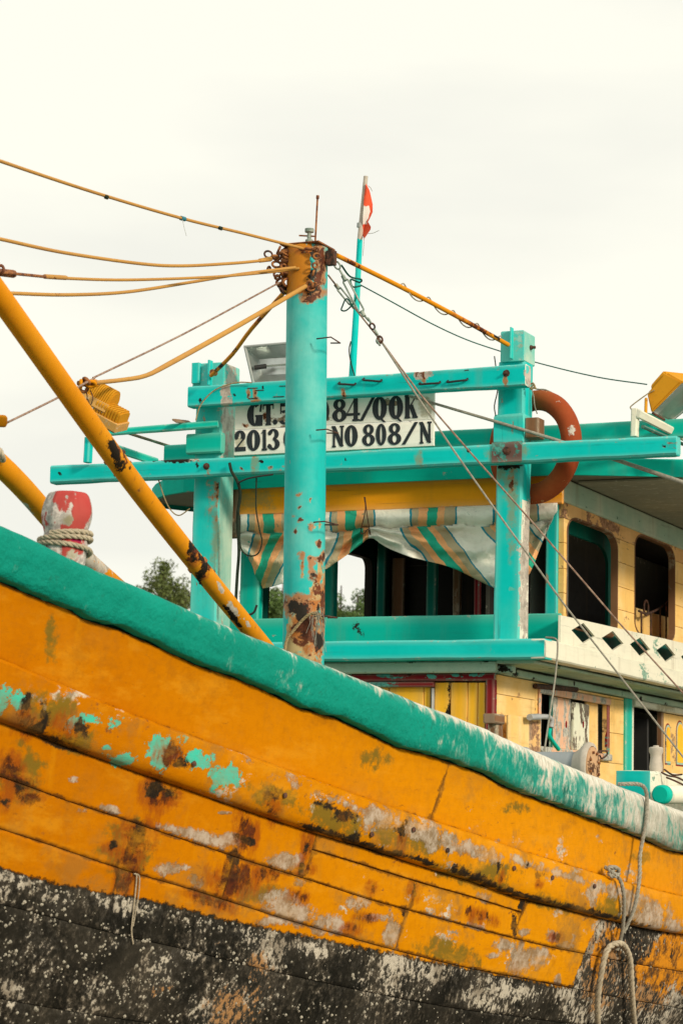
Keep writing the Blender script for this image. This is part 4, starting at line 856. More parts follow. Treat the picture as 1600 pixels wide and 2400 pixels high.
# ------------------------------------------------------------------ side bracket at the left and right ends of the gantry (small teal frames)
a=onY(562,987,-.22); 
fr=empty('left_lamp_frame',onY(220,1080,-.2),'small teal timber frame standing on the left end of the long beam','timber frame')
def ftimber(name,pa,pb,Ya,Yb,hu,hv,mat,par,**k):
    a,b=onY(*pa,Ya),onY(*pb,Yb); d=(b-a)/np.linalg.norm(b-a)
    n_=EY-d*(d@EY); n_/=np.linalg.norm(n_); return under(timber(name,a,b,n_,np.cross(d,n_),hu,hv,mat,None,**k),par)
ftimber('bar',(212,1017),(512,994),-.26,-.05,.02,.023,M['teal_g'],fr)
ftimber('upright',(209,1025),(206,1085),-.20,-.20,.03,.022,M['teal_z'],fr)
ftimber('bar',(232,1038),(365,1082),-.1,1.1,.02,.028,M['teal_g'],fr)
ftimber('batten',(300,1015),(398,1046),.0,.6,.015,.008,M['brown'],fr)
ftimber('batten',(409,986),(445,990),-.26,.1,.02,.006,M['brown'],fr)
rf=empty('right_lamp_frame',onY(1490,1020,-.05),'bleached white and teal timber bracket carrying the right floodlight','timber frame')
ftimber('upright',(1488,958),(1486,1024),-.05,-.05,.03,.02,M['white'],rf)
ftimber('bar',(1492,968),(1612,1030),-.08,.55,.025,.026,M['white'],rf)
ftimber('bar',(1497,972),(1640,1002),.30,.9,.02,.02,M['teal_g'],rf)
ftimber('bar',(1505,1000),(1620,1050),-.05,.50,.015,.012,M['dteal'],rf)
# ------------------------------------------------------------------ mast
YM=-2.0
mt0,mb0=onY(712,585,YM),onY(700,1700,YM); mR=(onY(767,800,YM)[0]-onY(673,800,YM)[0])/2*.93
mx0=onY(720,620,YM);mx1=onY(711,1500,YM)
ax=(mx1-mx0)/np.linalg.norm(mx1-mx0); top=mx0-ax*((mx0[2]-onY(720,581,YM)[2])/ax[2]); top=mx0+ax*((onY(720,581,YM)[2]-mx0[2])/ax[2]); bot=mx0+ax*((1.95-mx0[2])/ax[2])
ns_=150; Pm=[top+(bot-top)*t for t in np.r_[0,.002,np.linspace(.01,1,ns_)]]
V,F=tubeg(Pm,np.r_[mR*.94,mR,np.full(ns_,mR)]*1.,36); V=np.array(V)
V+=np.array([[.0015*n3(v,3.),.0015*n3(v,3.,4),0] for v in V])
px,py=projv(V)
mast=mesh('mast',V,F,M['mast'],boat,smooth=True,auto=50,attrs=dict(
 alt=np.maximum(np.clip((732-px)/14+.5,0,1)*np.clip((688-py)/14+.5,0,1),0)*(V[:,1]<YM+.5),
 rust=blobs(V,[(700,1420,42,26),(735,1352,16,16),(742,1375,12,20),(715,1470,30,50),(740,1500,20,40),(757,1430,9,60),(699,1160,7,6),(700,1192,5,5),(705,1218,6,5),(690,1211,4,4),(728,1173,5,4),(707,1300,7,8),(728,1308,7,6),(706,1330,4,26),(729,1330,4,26),(730,1235,8,12),(747,1275,6,10),(692,1245,5,9),(735,682,34,14),(748,600,16,24),(748,660,14,28),(720,588,48,7),(757,620,8,34),(745,1310,8,8),(724,700,26,10),(757,1305,5,14)]),
 blk=blobs(V,[(735,600,9,16),(733,640,9,16),(728,672,16,14),(733,1350,9,8),(752,1500,10,16),(746,1440,5,22),(705,1440,16,14),(741,1498,6,30),(696,1425,20,18)]),
 grey=blobs(V,[(738,1405,15,50),(748,1350,6,40),(695,1480,20,60),(735,1470,30,50),(759,1400,4,70),(680,1500,10,60),(715,1520,40,40),(707,1335,3,26),(728,1335,3,26),(748,1228,5,14),(733,1238,4,7),(728,1175,4,5),(707,825,3,4)])))
box('cap_plate',top[0]-mR*1.04,top[0]+mR*1.04,top[1]-mR,top[1]+mR,top[2],top[2]+.008,M['rust'],mast,bev=.003)
lathe('top_pin',[(.014,0),(.022,.01),(.022,.035),(.012,.04),(.012,.075),(.026,.08),(.026,.10)],onY(724,578,YM)+np.array((0,0,.004)),EZ,M['greysteel'],mast,n=12)
tube('top_bar',[onY(701,552,YM),onY(740,554,YM)],.005,M['rust'],mast,n=6)
tube('aerial_rod',[onY(738,578,YM),onY(744,462,YM)],.0055,M['rust'],mast,n=6)
tube('rod_tip',[onY(744,466,YM),onY(744.5,458,YM)],.009,M['rust'],mast,n=6)
for (xa,ya,xb,yb_,xc,yc) in ((742,794,775,790,797,804),(741,1008,766,1006,792,1015),(735,1224,760,1222,792,1230),(738,1445,768,1444,790,1448)):
    p=[onY(xa,ya,YM-mR),onY(xb,yb_,YM-mR-.03),onY(xc,yc,YM-.02),onY(xb,yc,YM+.02)]; tube('rung',p,.0042,M['darksteel'],mast,n=6,attr=None)
# rusty lugs and shackles round the masthead
for i in range(26):
    x=rng.uniform(628,690); y=575+ (x-628)*.02+rng.uniform(0,1)**1.*110; 
    if x<650 and y>655: continue
    p=onY(x,y,YM-.10+rng.uniform(0,.12)); V,F=torusg(p,rng.normal(size=3),rng.uniform(.012,.021),rng.uniform(.006,.009),12,6,1.3); mesh('shackle',V,F,M['rust'] if i%2 else M['darksteel'],mast,smooth=True)
for i,(x,y) in enumerate(((664,590),(675,618),(670,645),(684,672))):
    a=onY(x,y,YM-.06); tube('shackle_bolt',[a-np.array((.025,0,.01)),a+np.array((.03,.01,.012))],.013,M['rust'],mast,n=8)
def lug(px_,py_,Y,r=.03,a=0,t=.011,st=1.3,m='rust'):
    p=onY(px_,py_,Y); V,F=torusg(p,(math.cos(a),math.sin(a),.3),r,t,14,6,st); return V,F
for i,(x,y) in enumerate([(690,578),(700,590),(672,600),(688,612),(665,624),(680,640),(695,655),(672,662),(655,600),(648,620),(660,640),(650,650),(668,588),(655,660),(668,680),(662,670)]):
    V,F=lug(x,y,YM-.05-.04*math.sin(i*2.1),.017+.006*math.sin(i),i*1.3,.0075); mesh('shackle',V,F,M['rust'] if i%3 else M['darksteel'],mast,smooth=True)
for i,(x,y) in enumerate([(741,586),(742,600),(738,622),(734,640),(736,668),(728,676)]):
    V,F=lug(x,y,YM-mR-.012,.014,i*.8+1.2,.0065); mesh('shackle',V,F,M['rust'],mast,smooth=True)
tube('lug_bar',[onY(716,583,YM-mR-.012),onY(740,585,YM-mR-.02)],.009,M['rust'],mast,n=8)
for y in (590,612,640): box('lug_plate',onY(667,y,YM-.03)[0],onY(690,y,YM-.03)[0],YM-.09,YM-.05,onY(680,y+13,YM)[2],onY(680,y,YM)[2],M['rust'],mast,wob=.004)
box('side_lug',onY(766,600,YM)[0],onY(786,600,YM)[0],YM-.02,YM+.02,onY(776,622,YM)[2],onY(776,588,YM)[2],M['darksteel'],mast,bev=.004)
# ------------------------------------------------------------------ cables from the masthead
def cable(name,label,pts,r,mat,sm=8,group='cables spread from the masthead',cat='cable',n=8,attr=None):
    P=[onY(x,y,Y) if not isinstance(Y,str) else dep(x,y,float(Y)) for x,y,Y in pts]
    if pts[0][0]<-100: d=P[0]-P[1]; d/=np.linalg.norm(d); P=[P[0]+d*3.+np.array((0,0,.25)),P[0]+d*1.4]+P
    return tube(name,P,r,mat,None,n=n,sm=sm,cat=cat,label=label,group=group,attr=attr)
def extl(p,q,k): return (p[0]+(p[0]-q[0])*k,p[1]+(p[1]-q[1])*k,p[2]+(p[2]-q[2])*k)
a=(0,377,-5.5)
ty=cable('mast_stay_cable','topmost yellow cable falling from upper left to the masthead with blue tape on it',[(-150,322,-6.2),(0,377,-5.5),(225,452,-4.4),(428,512,-3.4),(575,548,-2.7),(712,583,-2.1)],.0085,M['cream_cable'])
for x,y,Y in ((250,462,-4.3),(517,535,-3.0)): tube('cable_tie',[onY(x-3,y-1,Y),onY(x+3,y+1,Y)],.0115,M['ropedk'],ty,n=6)
tube('tape_wrap',[onY(424,511,-3.42),onY(433,513.5,-3.38)],.0125,simple('blue_tape',(.01,.16,.22)),ty,n=8); tube('loose_thread',[onY(428,515,-3.42),onY(431,530,-3.42),onY(437,553,-3.42)],.0015,M['plastic'],ty,n=4)
c2=cable('mast_stay_cable','second yellow cable from the top, sagging level towards the rusty chains on the masthead',[(-150,529,-6.2),(0,560,-5.5),(150,592,-4.8),(330,618,-3.9),(430,623,-3.3),(545,617,-2.7),(612,611,-2.3)],.0085,M['cream_cable'])
tube('end_fitting',[onY(608,611,-2.32),onY(634,607,-2.2)],[.012,.014],M['cream_cable'],c2,n=8)
c3=cable('mast_stay_cable','third yellow cable with a rusty turnbuckle at its left end, nearly level',[(108,648,-4.9),(150,652,-4.7),(300,656,-3.9),(500,649,-2.9),(640,637,-2.2),(702,629,-2.12)],.0075,M['cream_cable'])
tube('rusty_joint',[onY(-160,620,-6.2),onY(0,638,-5.5),onY(60,644,-5.2),onY(110,649,-4.9)],.007,M['rust'],c3,n=8)
tube('turnbuckle',[onY(-30,635,-5.6),onY(32,642,-5.3)],[.016,.018],M['rust'],c3,n=8); mesh('ring',*torusg(onY(2,632,-5.5),(.2,1,.1),.018,.007,16,6),M['rust'],c3,smooth=True)
tube('splice_sleeve',[onY(105,648,-4.92),onY(155,651,-4.7)],.011,M['cream_cable'],c3,n=8)
c4=cable('mast_stay_cable','fourth yellow cable sagging lowest and then rising to the masthead',[(-150,680,-6.0),(20,687,-5.4),(160,691,-4.7),(300,684,-3.9),(450,661,-3.0),(560,643,-2.5),(692,627,-2.15)],.0085,M['cream_cable'])
c5=cable('mast_stay_cable','thin brown rod running up from the pulley block on the pipe to the masthead',[(218,886,-4.2),(430,783,-3.1),(655,662,-2.1)],.0055,M['steelrod'],sm=3)
c6=cable('mast_stay_strap','thick bent yellow strap from the pulley block on the pipe to the mast front',[(224,897,-4.25),(290,890,-3.9),(343,880,-3.62),(400,851,-3.4),(560,762,-2.7),(716,671,-2.14)],[.011,.011,.012,.015,.015,.013],M['cream_cable'],sm=3,cat='strap')
mesh('hook',*torusg(onY(726,668,YM-mR-.01),(.2,1,.2),.02,.009,16,6),M['rust'],c6,smooth=True)
c7=cable('mast_stay_cable','thin brown rod from a yellow block at the left frame edge to the slanting pipe',[(8,995,-5.2),(80,960,-4.9),(150,925,-4.6),(222,886,-4.2)],.0055,M['steelrod'],sm=3)
lathe('end_block',[(.02,0),(.026,.012),(.026,.04),(.018,.05)],onY(4,1000,-5.2),EZ,M['yellow'],c7,n=10)
c8=cable('mast_brace_pipe','rust spotted dark yellow pipe from the masthead down to the left gantry post',[(674,676,-2.0),(590,770,-1.2),(545,830,-.75),(495,880,-.25)],.013,M['yellow'],sm=4,cat='pipe',group=None,attr=dict(blk=[(575,775,8,7),(545,820,8,8),(510,860,14,10)],rust=[(640,710,10,10),(600,755,10,10)]))
lathe('pipe_socket',[(.02,0),(.022,.02),(.018,.05)],onY(497,872,-.12),EY,M['rust'],c8,n=10)
c9=cable('mast_brace_pipe','rusty yellow pipe with wire coiled round it, from the masthead to the right gantry post',[(788,598,-1.9),(930,668,-1.25),(1060,736,-.7),(1190,808,-.08)],.0145,M['yellow'],sm=4,cat='pipe',group=None,attr=dict(rust=[(830,618,14,8),(880,645,12,9),(915,665,10,8),(950,680,12,8),(1120,770,50,20),(1080,745,20,10)],blk=[(1150,785,30,9)]))
sp_=[]
A,B=onY(930,668,-1.25),onY(1175,800,-.12)
for i in range(60):
    t=i/59; d=A+(B-A)*t; a=t*2*math.pi*4.3; sp_.append(d+np.array((0,math.cos(a)*.030,math.sin(a)*.030)))
under(tube('coiled_wire',sp_,.0042,M['ropeg'],None,n=6),c9)
cable('green_cord','thin dark green cord strung from the flagpole past the right gantry post to the floodlight',[(845,668,-.9),(915,706,-.6),(1010,758,-.3),(1090,795,.1),(1168,822,.25),(1265,852,.35),(1400,884,.4),(1515,901,.3)],.0042,M['ropegreen'],group=None,cat='cord')
# stays, turnbuckles and chain on the right of the mast
st=empty('wire_stay',onY(890,800,-1.6),'grey wire stay with turnbuckle and chain, the nearer and lower of the two','stay',group='wire stays running down from the mast to the right')
st2=empty('wire_stay',onY(985,925,-1.5),'brown wire stay, the upper of the two crossing the wheelhouse side windows','stay',group='wire stays running down from the mast to the right')
def S_(x): return -1.8+(x-780)*.00022
p=[onY(780,608,-1.85),onY(800,630,-1.84),onY(893,800,-1.78)]
LA=[(893,800),(960,903),(1062,1055),(1163,1199),(1326,1423),(1600,1775),(1800,2035)]
DA=[np.interp(x,[893,1800],[12.5,12.9]) for x,y in LA]
YA=[-1.78+(x-893)/707.*.9 for x,y in LA]
under(tube('wire',[onY(x,y,Y) for (x,y),Y in zip(LA,YA)],.0058,M['ropeg'],None,n=6),st)
LB=[(893,800),(985,925),(1102,1061),(1247,1224),(1449,1459),(1600,1625),(1760,1800)]; YBs=[-1.78+(x-893)/707.*1.25 for x,y in LB]
under(tube('wire',[onY(x,y,Y) for (x,y),Y in zip(LB,YBs)],.0052,M['steelrod'],None,n=6),st2)
def chainlink(c,ax,R,r,st_,sax,par,m): under(mesh('chain_link',*torusg(c,ax,R,r,14,6,st_,sax),m,None,smooth=True),par)
CH=[(781,608),(790,622),(800,640)]; d=onY(893,800,-1.8)-onY(781,608,-1.8); d/=np.linalg.norm(d)
for i,(x,y) in enumerate(CH): chainlink(onY(x,y,-1.84),(0,1,.2) if i%2 else (1,.2,.6),.016,.0055,1.5,d,st,M['greysteel'])
for i,(x,y) in enumerate([(866,752),(872,765),(881,778),(890,795),(886,803)]): chainlink(onY(x,y,-1.8),(0,1,.2) if i%2 else (1,.2,.6),.014,.006,1.3,d,st,M['darksteel'] if i%2 else M['greysteel'])
def turnb(pa,pb,Y,w_,par,m):
    a,b=onY(*pa,Y),onY(*pb,Y); dd=(b-a)/np.linalg.norm(b-a); s=np.cross(dd,EY); s/=np.linalg.norm(s)
    for q in(1,-1): under(tube('turnbuckle_bar',[a,a+dd*.02+s*q*w_,b-dd*.02+s*q*w_,b],.0055,m,None,n=6),par)
    for e in (a,b): under(tube('turnbuckle_end',[e-dd*.018,e+dd*.018],.012,m,None,n=8),par)
turnb((806,652),(850,735),-1.84,.016,st,M['greysteel']); under(tube('screw',[onY(800,640,-1.84),onY(806,652,-1.84)],.006,M['greysteel'],None),st); under(tube('screw',[onY(850,735,-1.84),onY(864,752,-1.8)],.006,M['greysteel'],None),st)
turnb((790,672),(826,716),-1.75,.011,st2,M['greysteel']); under(tube('screw',[onY(769,645,-1.9),onY(790,672,-1.75)],.005,M['steelrod'],None),st2); under(tube('screw',[onY(826,716,-1.75),onY(893,800,-1.78)],.005,M['steelrod'],None),st2)
under(tube('wire_loop',[onY(*q,-1.8) for q in ((828,720),(812,700),(802,718),(800,727),(812,727),(830,708),(836,690))],.0045,M['ropegreen'],None,sm=5),st2)
chainlink(onY(889,798,-1.78),(0,1,0),.020,.0045,1.,d,st2,M['steelrod'])
under(rope('green_lashing',[onY(*q,Y) for q,Y in (((800,622),-1.8),((820,648),-1.4),((846,655),-1.0),((842,662),-.95),((822,655),-1.2),((826,672),-1.6),((845,670),-1.)) ],.0055,M['ropegreen'],None,sm=5),st)
# loose bamboo pole laid through the gantry
poleP=[(958,928,-.03),(1292,1028,-.03),(1600,1131,-.03),(1700,1164,-.03)]
tube('loose_pole',[onY(x,y,Y) for x,y,Y in poleP],[.008,.011,.014,.014],M['ropeg'],None,n=8,sm=6,cat='pole',label='long grey weathered stick slanting through the gantry behind the long beam')
# flag pole and flag
fp=empty('flag_pole',onY(832,900,-.95)*np.array((1,1,1)),'thin teal and white pole with a tattered red and white flag','flagpole')
YFl=.12
under(tube('pole',[onY(824,905,YFl),onY(834,740,YFl),onY(843,560,YFl)],[.024,.021,.018],M['teal_z'],None,n=12),fp)
under(tube('white_section',[onY(843,562,YFl),onY(846,530,YFl),onY(857,413,YFl)],[.018,.0175,.015],M['bone'],None,n=12,attr=dict(alt=[(855,425,6,5)])),fp)
under(tube('collar',[onY(843,533,YFl),onY(844,523,YFl)],.022,M['plastic'],None,n=10),fp)
FL=[];  # ragged flag: outer edge per height
fy=[432,445,460,480,495,510,520,530,540,552,558]; fi=[856,855,853,852,851,850,850,850,849,850,851]; fo=[858,866,869,873,873,868,862,869,868,858,854]
V=[]
for i,y in enumerate(fy):
    for j in range(6):
        t=j/5; x=fi[i]+(fo[i]-fi[i])*t; V.append(onY(x,y+ (2*math.sin(i*2.3+j) if j else 0),YFl-.02-.025*math.sin(t*3.2+i*.5)))
def flagm():
    n=N('tattered_flag_cloth'); a=n.at('w'); x=n.nz(30,5,.7); return n.fin(n.mix(n.st(n.ma('ADD',a,n.ma('MULTIPLY',n.ma('SUBTRACT',x,.5),.5)),.45,.55),(.72,.085,.03),(.72,.70,.66)),.8,x,.3,.004)
w_=[.5,.1,0,.4,.95,1.,.75,.3,.1,.35,0]
under(mesh('flag',V,grid_faces(11,6),flagm(),None,smooth=True,attrs=dict(w=[w_[i]*(1 if j<4 else .3) for i in range(11) for j in range(6)])),fp)
for q in (((862,435),(868,440),(872,448)),((862,548),(875,546),(888,540)),((853,556),(852,575),(850,600))): under(tube('loose_thread',[onY(*k,YFl-.04) for k in q],.0018,M['ropeg'],None,n=4),fp)
under(rope('lashing',[onY(*q,YFl-.03) for q in ((832,905),(830,880),(822,850),(818,820),(822,800))],.0045,M['ropedk'],None,sm=4),fp)
# ------------------------------------------------------------------ slanting yellow pipes
def pipe(label,pts,rads,attr,parts=()):
    P=[dep(x,y,d) for x,y,d in pts]; q=P[0]-P[1]; q/=np.linalg.norm(q); P=[P[0]+q*4.5,P[0]+q*2]+P; rads=[rads[0],rads[0]]+rads
    o=tube('derrick_pipe',P,rads,M['yellow'],None,n=22,sm=26,cat='pipe',label=label,group='slanting yellow derrick pipes',attr=attr); return o
b1=pipe('long yellow derrick pipe with rusty clamps slanting from the upper left down across the gantry',[(-160,478,9.4),(-10,681,9.9),(285,1095,10.9),(475,1340,11.6),(606,1500,12.15),(680,1590,12.5)],[.050,.049,.048,.046,.044,.043],
 dict(blk=[(262,1042,14,12),(268,1065,12,12),(290,1092,20,8,20),(278,1078,12,22),(425,1210,6,6),(452,1290,12,22),(478,1310,14,16),(470,1345,20,10,-50),(545,1445,6,40,-35),(465,1365,8,14)],
 rust=[(275,1060,14,22),(300,1082,8,6),(458,1302,20,24),(486,1322,12,16),(474,1350,14,10),(425,1210,8,10),(525,1445,4,44,-35)],
 grey=[(548,1432,8,24,-35),(518,1378,4,14,-30),(578,1458,4,14,-30)]))
def ringon(P0,P1,d0,r,t,par,m,name='clamp'):
    a,b=dep(*P0,d0),dep(*P1,d0); V,F=tubeg([a,a+(b-a)*.15,b-(b-a)*.15,b],[r*.99,r+t,r+t,r*.99],22); V=np.array(V)+np.array([[.003*n3(v,18.),.003*n3(v,18.,3),.003*n3(v,18.,6)] for v in V]); mesh(name,V,F,m,par,smooth=True)
ringon((266,1067),(272,1076),10.85,.048,.006,b1,M['darksteel']); ringon((285,1095),(290,1101),10.93,.048,.004,b1,M['darksteel']); ringon((459,1318),(468,1330),11.56,.046,.006,b1,M['rust']); ringon((483,1350),(488,1356),11.65,.0455,.005,b1,M['darksteel'])
b2=pipe('yellow derrick pipe with a bare grey foot behind the red mooring post',[(-90,1005,9.9),(40,1128,10.3),(130,1230,10.8),(195,1305,11.2),(290,1390,11.7)],[.048,.047,.046,.045,.044],dict(grey=[(200,1300,60,60),(60,1195,10,30,-40)]))
under_=rope('rope_wrap',[dep(-8,1052,10.05),dep(2,1058,9.9),dep(8,1078,9.95),dep(0,1068,10.3)],.012,M['rope'],b2,sm=5)
# pulley block and the pair of finned yellow lamps hung behind the long pipe
pbk=empty('pulley_block',onY(205,895,-4.25),'rusty yellow shackle block clamped to the long slanting pipe','pulley')
for i,(x,y) in enumerate(((190,900),(203,893),(214,900),(197,910),(220,898))): under(mesh('shackle',*torusg(onY(x,y,-4.3+.02*i),(math.cos(i),.6,math.sin(i)),.017,.009,16,6,1.2),M['rust'] if i%2 else M['yellow'],None,smooth=True),pbk)
under(tube('pin',[onY(183,898,-4.3),onY(232,900,-4.2)],.012,M['rust'],None),pbk)
for q in (((200,910),(205,930),(200,945)),((212,915),(218,932),(212,950),(206,935))): under(tube('wire',[onY(*k,-4.2) for k in q],.003,M['darksteel'],None,n=4,sm=4),pbk)
def finned(label,c,w3,ax,dn,fins,gl,sq=0):
    """box lamp: rounded ribbed back + square rim; c centre, ax long axis, dn facing"""
    ax=np.array(ax,float);ax/=np.linalg.norm(ax);dn=np.array(dn,float);dn-=ax*(dn@ax);dn/=np.linalg.norm(dn);sd_=np.cross(ax,dn)
    W,H,Dp=w3; r=empty('floodlight',c,label,'floodlight',group='yellow finned floodlights'); c=np.array(c)
    mb=MB()
    V=[];n=14
    for i in (0,1):
        for k in range(n+1):
            a=math.pi*k/n; ca=math.cos(a); ca=math.copysign(abs(ca)**(.25 if sq else 1),ca); sa=max(0,math.sin(a))**(.25 if sq else .6); V.append(c+ax*(W*(i-.5))+sd_*ca*H*.42-dn*(sa*Dp))
    F=[(k,k+1,n+2+k,n+1+k) for k in range(n)]+[tuple(range(n+1)),tuple(range(n+1,2*n+2))[::-1]]+[(n,0,n+1,2*n+1)]; under(mesh('housing',V,F,M['lampy'],None,smooth=True,auto=40),r)
    for j in range(fins):
        t=(j+.5)/fins-.5; Vf=[]
        for e in(-.004,.004):
            for k in range(n+1):
                a=math.pi*k/n; ca=math.cos(a); ca=math.copysign(abs(ca)**(.25 if sq else 1),ca); sa=max(0,math.sin(a))**(.25 if sq else .6); Vf.append(c+ax*(W*t*.94+e)+sd_*ca*H*.46-dn*(sa*(Dp+(.008 if sq else .014))))
        Ff=[(k,k+1,n+2+k,n+1+k) for k in range(n)]+[tuple(range(n+1)),tuple(range(n+1,2*n+2))[::-1]]; under(mesh('cooling_fin',Vf,Ff,M['lampy'],None),r)
    a=c+dn*.0; under(timber('rim',a,a+dn*.045,ax,sd_,W*.56,H*.54,M['lampy'],None,bev=.006,seg=2,sub=1,wob=0),r)
    a=c+dn*.046; under(timber('glass',a,a+dn*.006,ax,sd_,W*.50,H*.47,M['glass'],None,bev=.001,seg=2,sub=1,wob=0),r)
    return r
finned('ribbed round-backed yellow floodlight hanging just under the pulley block',onY(233,940,-3.9),(.15,.12,.075),(.80,.10,-.42),(-.35,-.15,-.85),12,1)
finned('yellow box floodlight hanging lowest behind the long pipe, above the beam',onY(258,975,-3.9),(.155,.115,.05),(.80,.1,-.42),(-.30,.25,-.9),9,1,1)
# right floodlight (yellow body, glass face down to the right)
fl=empty('floodlight',onY(1550,930,.2),'big yellow box floodlight with a dusty glass face on the white bracket','floodlight')
def quadbody(name,F4,B4,mat,par,bev=.008):
    bm=bmesh.new(); v=[bm.verts.new(p) for p in list(F4)+list(B4)]
    for f in ((0,1,2,3),(7,6,5,4),(0,4,5,1),(1,5,6,2),(2,6,7,3),(3,7,4,0)): bm.faces.new([v[i] for i in f])
    bmesh.ops.recalc_face_normals(bm,faces=bm.faces); bmesh.ops.bevel(bm,geom=list(bm.edges),offset=bev,segments=2,affect='EDGES')
    me=bpy.data.meshes.new(name); bm.to_mesh(me); bm.free(); me.materials.append(mat); o=bpy.data.objects.new(name,me); COL.objects.link(o); return under(o,par)
Yf=.22
qF=[onY(1524,968,Yf-.05),onY(1598,893,Yf-.05),onY(1640,925,Yf+.18),onY(1566,984,Yf+.18)]
qB=[onY(1512,922,Yf-.05),onY(1556,872,Yf-.05),onY(1632,880,Yf+.18),onY(1590,930,Yf+.18)]
quadbody('housing',qF,qB,M['lampy'],fl,.012)
gdir=np.cross(qF[1]-qF[0],qF[3]-qF[0]); gdir/=np.linalg.norm(gdir); gdir*= 1 if gdir[2]<0 else -1
quadbody('glass_face',[p+gdir*.034+(np.mean(qF,0)-p)*.10 for p in qF],[p+gdir*.002+(np.mean(qF,0)-p)*.04 for p in qF],M['glass'],fl,.004)
quadbody('reflector',[p+gdir*.001+(np.mean(qF,0)-p)*.10 for p in qF],[p-gdir*.006+(np.mean(qF,0)-p)*.14 for p in qF],M['refl'],fl,.002)
quadbody('back_box',[(p*.8+np.mean(qB,0)*.2) for p in qB],[(p*.7+np.mean(qB,0)*.3)+np.array((-.02,-.01,.035)) for p in qB],M['lampy'],fl,.008)
under(tube('power_lead',[onY(*q,Yf-.06) for q in ((1532,915),(1518,922),(1480,950),(1477,957),(1484,966))],.004,M['tan'],None,sm=5),fl)
under(tube('mount_leg',[onY(1513,935,Yf-.05),onY(1512,972,.0)],.010,M['lampy'],None),fl); under(tube('mount_foot',[onY(1528,968,.1),onY(1556,984,.2)],.008,M['darksteel'],None),fl)
# silver floodlight on the upper beam behind the mast
YL=-.08
sl=empty('floodlight',onY(640,850,YL),'grey open floodlight with a silver reflector on the upper beam behind the mast','floodlight')
rim=[(574,813),(700,802),(712,892),(594,899)]; inn_=[(606,838),(696,832),(700,866),(612,868)]
RF=[onY(*p,YL) for p in rim]; RI=[onY(*p,YL+.13) for p in [(608,842),(700,836),(703,875),(614,879)]]
V=RF+RI; under(mesh('reflector',V,[(0,1,5,4),(1,2,6,5),(2,3,7,6),(3,0,4,7),(4,5,6,7)],M['refl'],None),sl)
Vb=[onY(*p,YL+.005) for p in [(571,810),(703,799),(715,896),(591,903)]]+[onY(*p,YL+.15) for p in [(604,838),(704,832),(707,879),(610,883)]]
under(mesh('housing',Vb,[(4,5,1,0),(5,6,2,1),(6,7,3,2),(7,4,0,3),(7,6,5,4)],M['plastic'],None),sl)
loop=RF+[RF[0]]; 
for i in range(4): under(tube('rim',[RF[i],RF[(i+1)%4]],.010,M['plastic'],None,n=8),sl)
under(tube('lamp_holder',[onY(596,862,YL+.03),onY(624,858,YL+.07)],.016,M['black'],None),sl); under(tube('bulb',[onY(624,858,YL+.07),onY(690,853,YL+.07)],.007,M['glass'],None),sl)
under(tube('hinge',[onY(650,900,YL+.03),onY(650,915,YL+.03)],.014,M['darksteel'],None),sl)
# ------------------------------------------------------------------ life ring
rc=onY(1252,1048,.215); RR=.5*(onY(1257,914,.225)[2]-onY(1257,1181,.225)[2]); rt=.066
lr=empty('life_ring',rc,'scuffed orange lifebuoy hanging behind the right gantry post','life ring')
V,F=torusg(rc,(-.36,-.93,.0),RR-rt,rt,64,20); V=np.array(V); V+=np.array([[.002*n3(v,8.),.003*n3(v,5.,2),.002*n3(v,7.,4)] for v in V])
under(mesh('ring_body',V,F,M['ring'],None,smooth=True,attrs=dict(grey=blobs(V,[(1340,1010,8,14),(1310,940,10,4)])*.7)),lr)
under(rope('lanyard',[onY(*q,.18) for q in ((1240,905),(1258,912),(1275,913),(1290,919))],.005,M['ropeg'],None,sm=4),lr)
under(rope('lanyard',[onY(*q,.10) for q in ((1244,908),(1250,930),(1252,950),(1258,970))],.004,M['ropeg'],None,sm=4),lr)
under(rope('knot',[onY(*q,-.01) for q in ((1238,905),(1248,898),(1252,908),(1242,912),(1250,902),(1255,912))],.006,M['tan'],None,sm=4),lr)
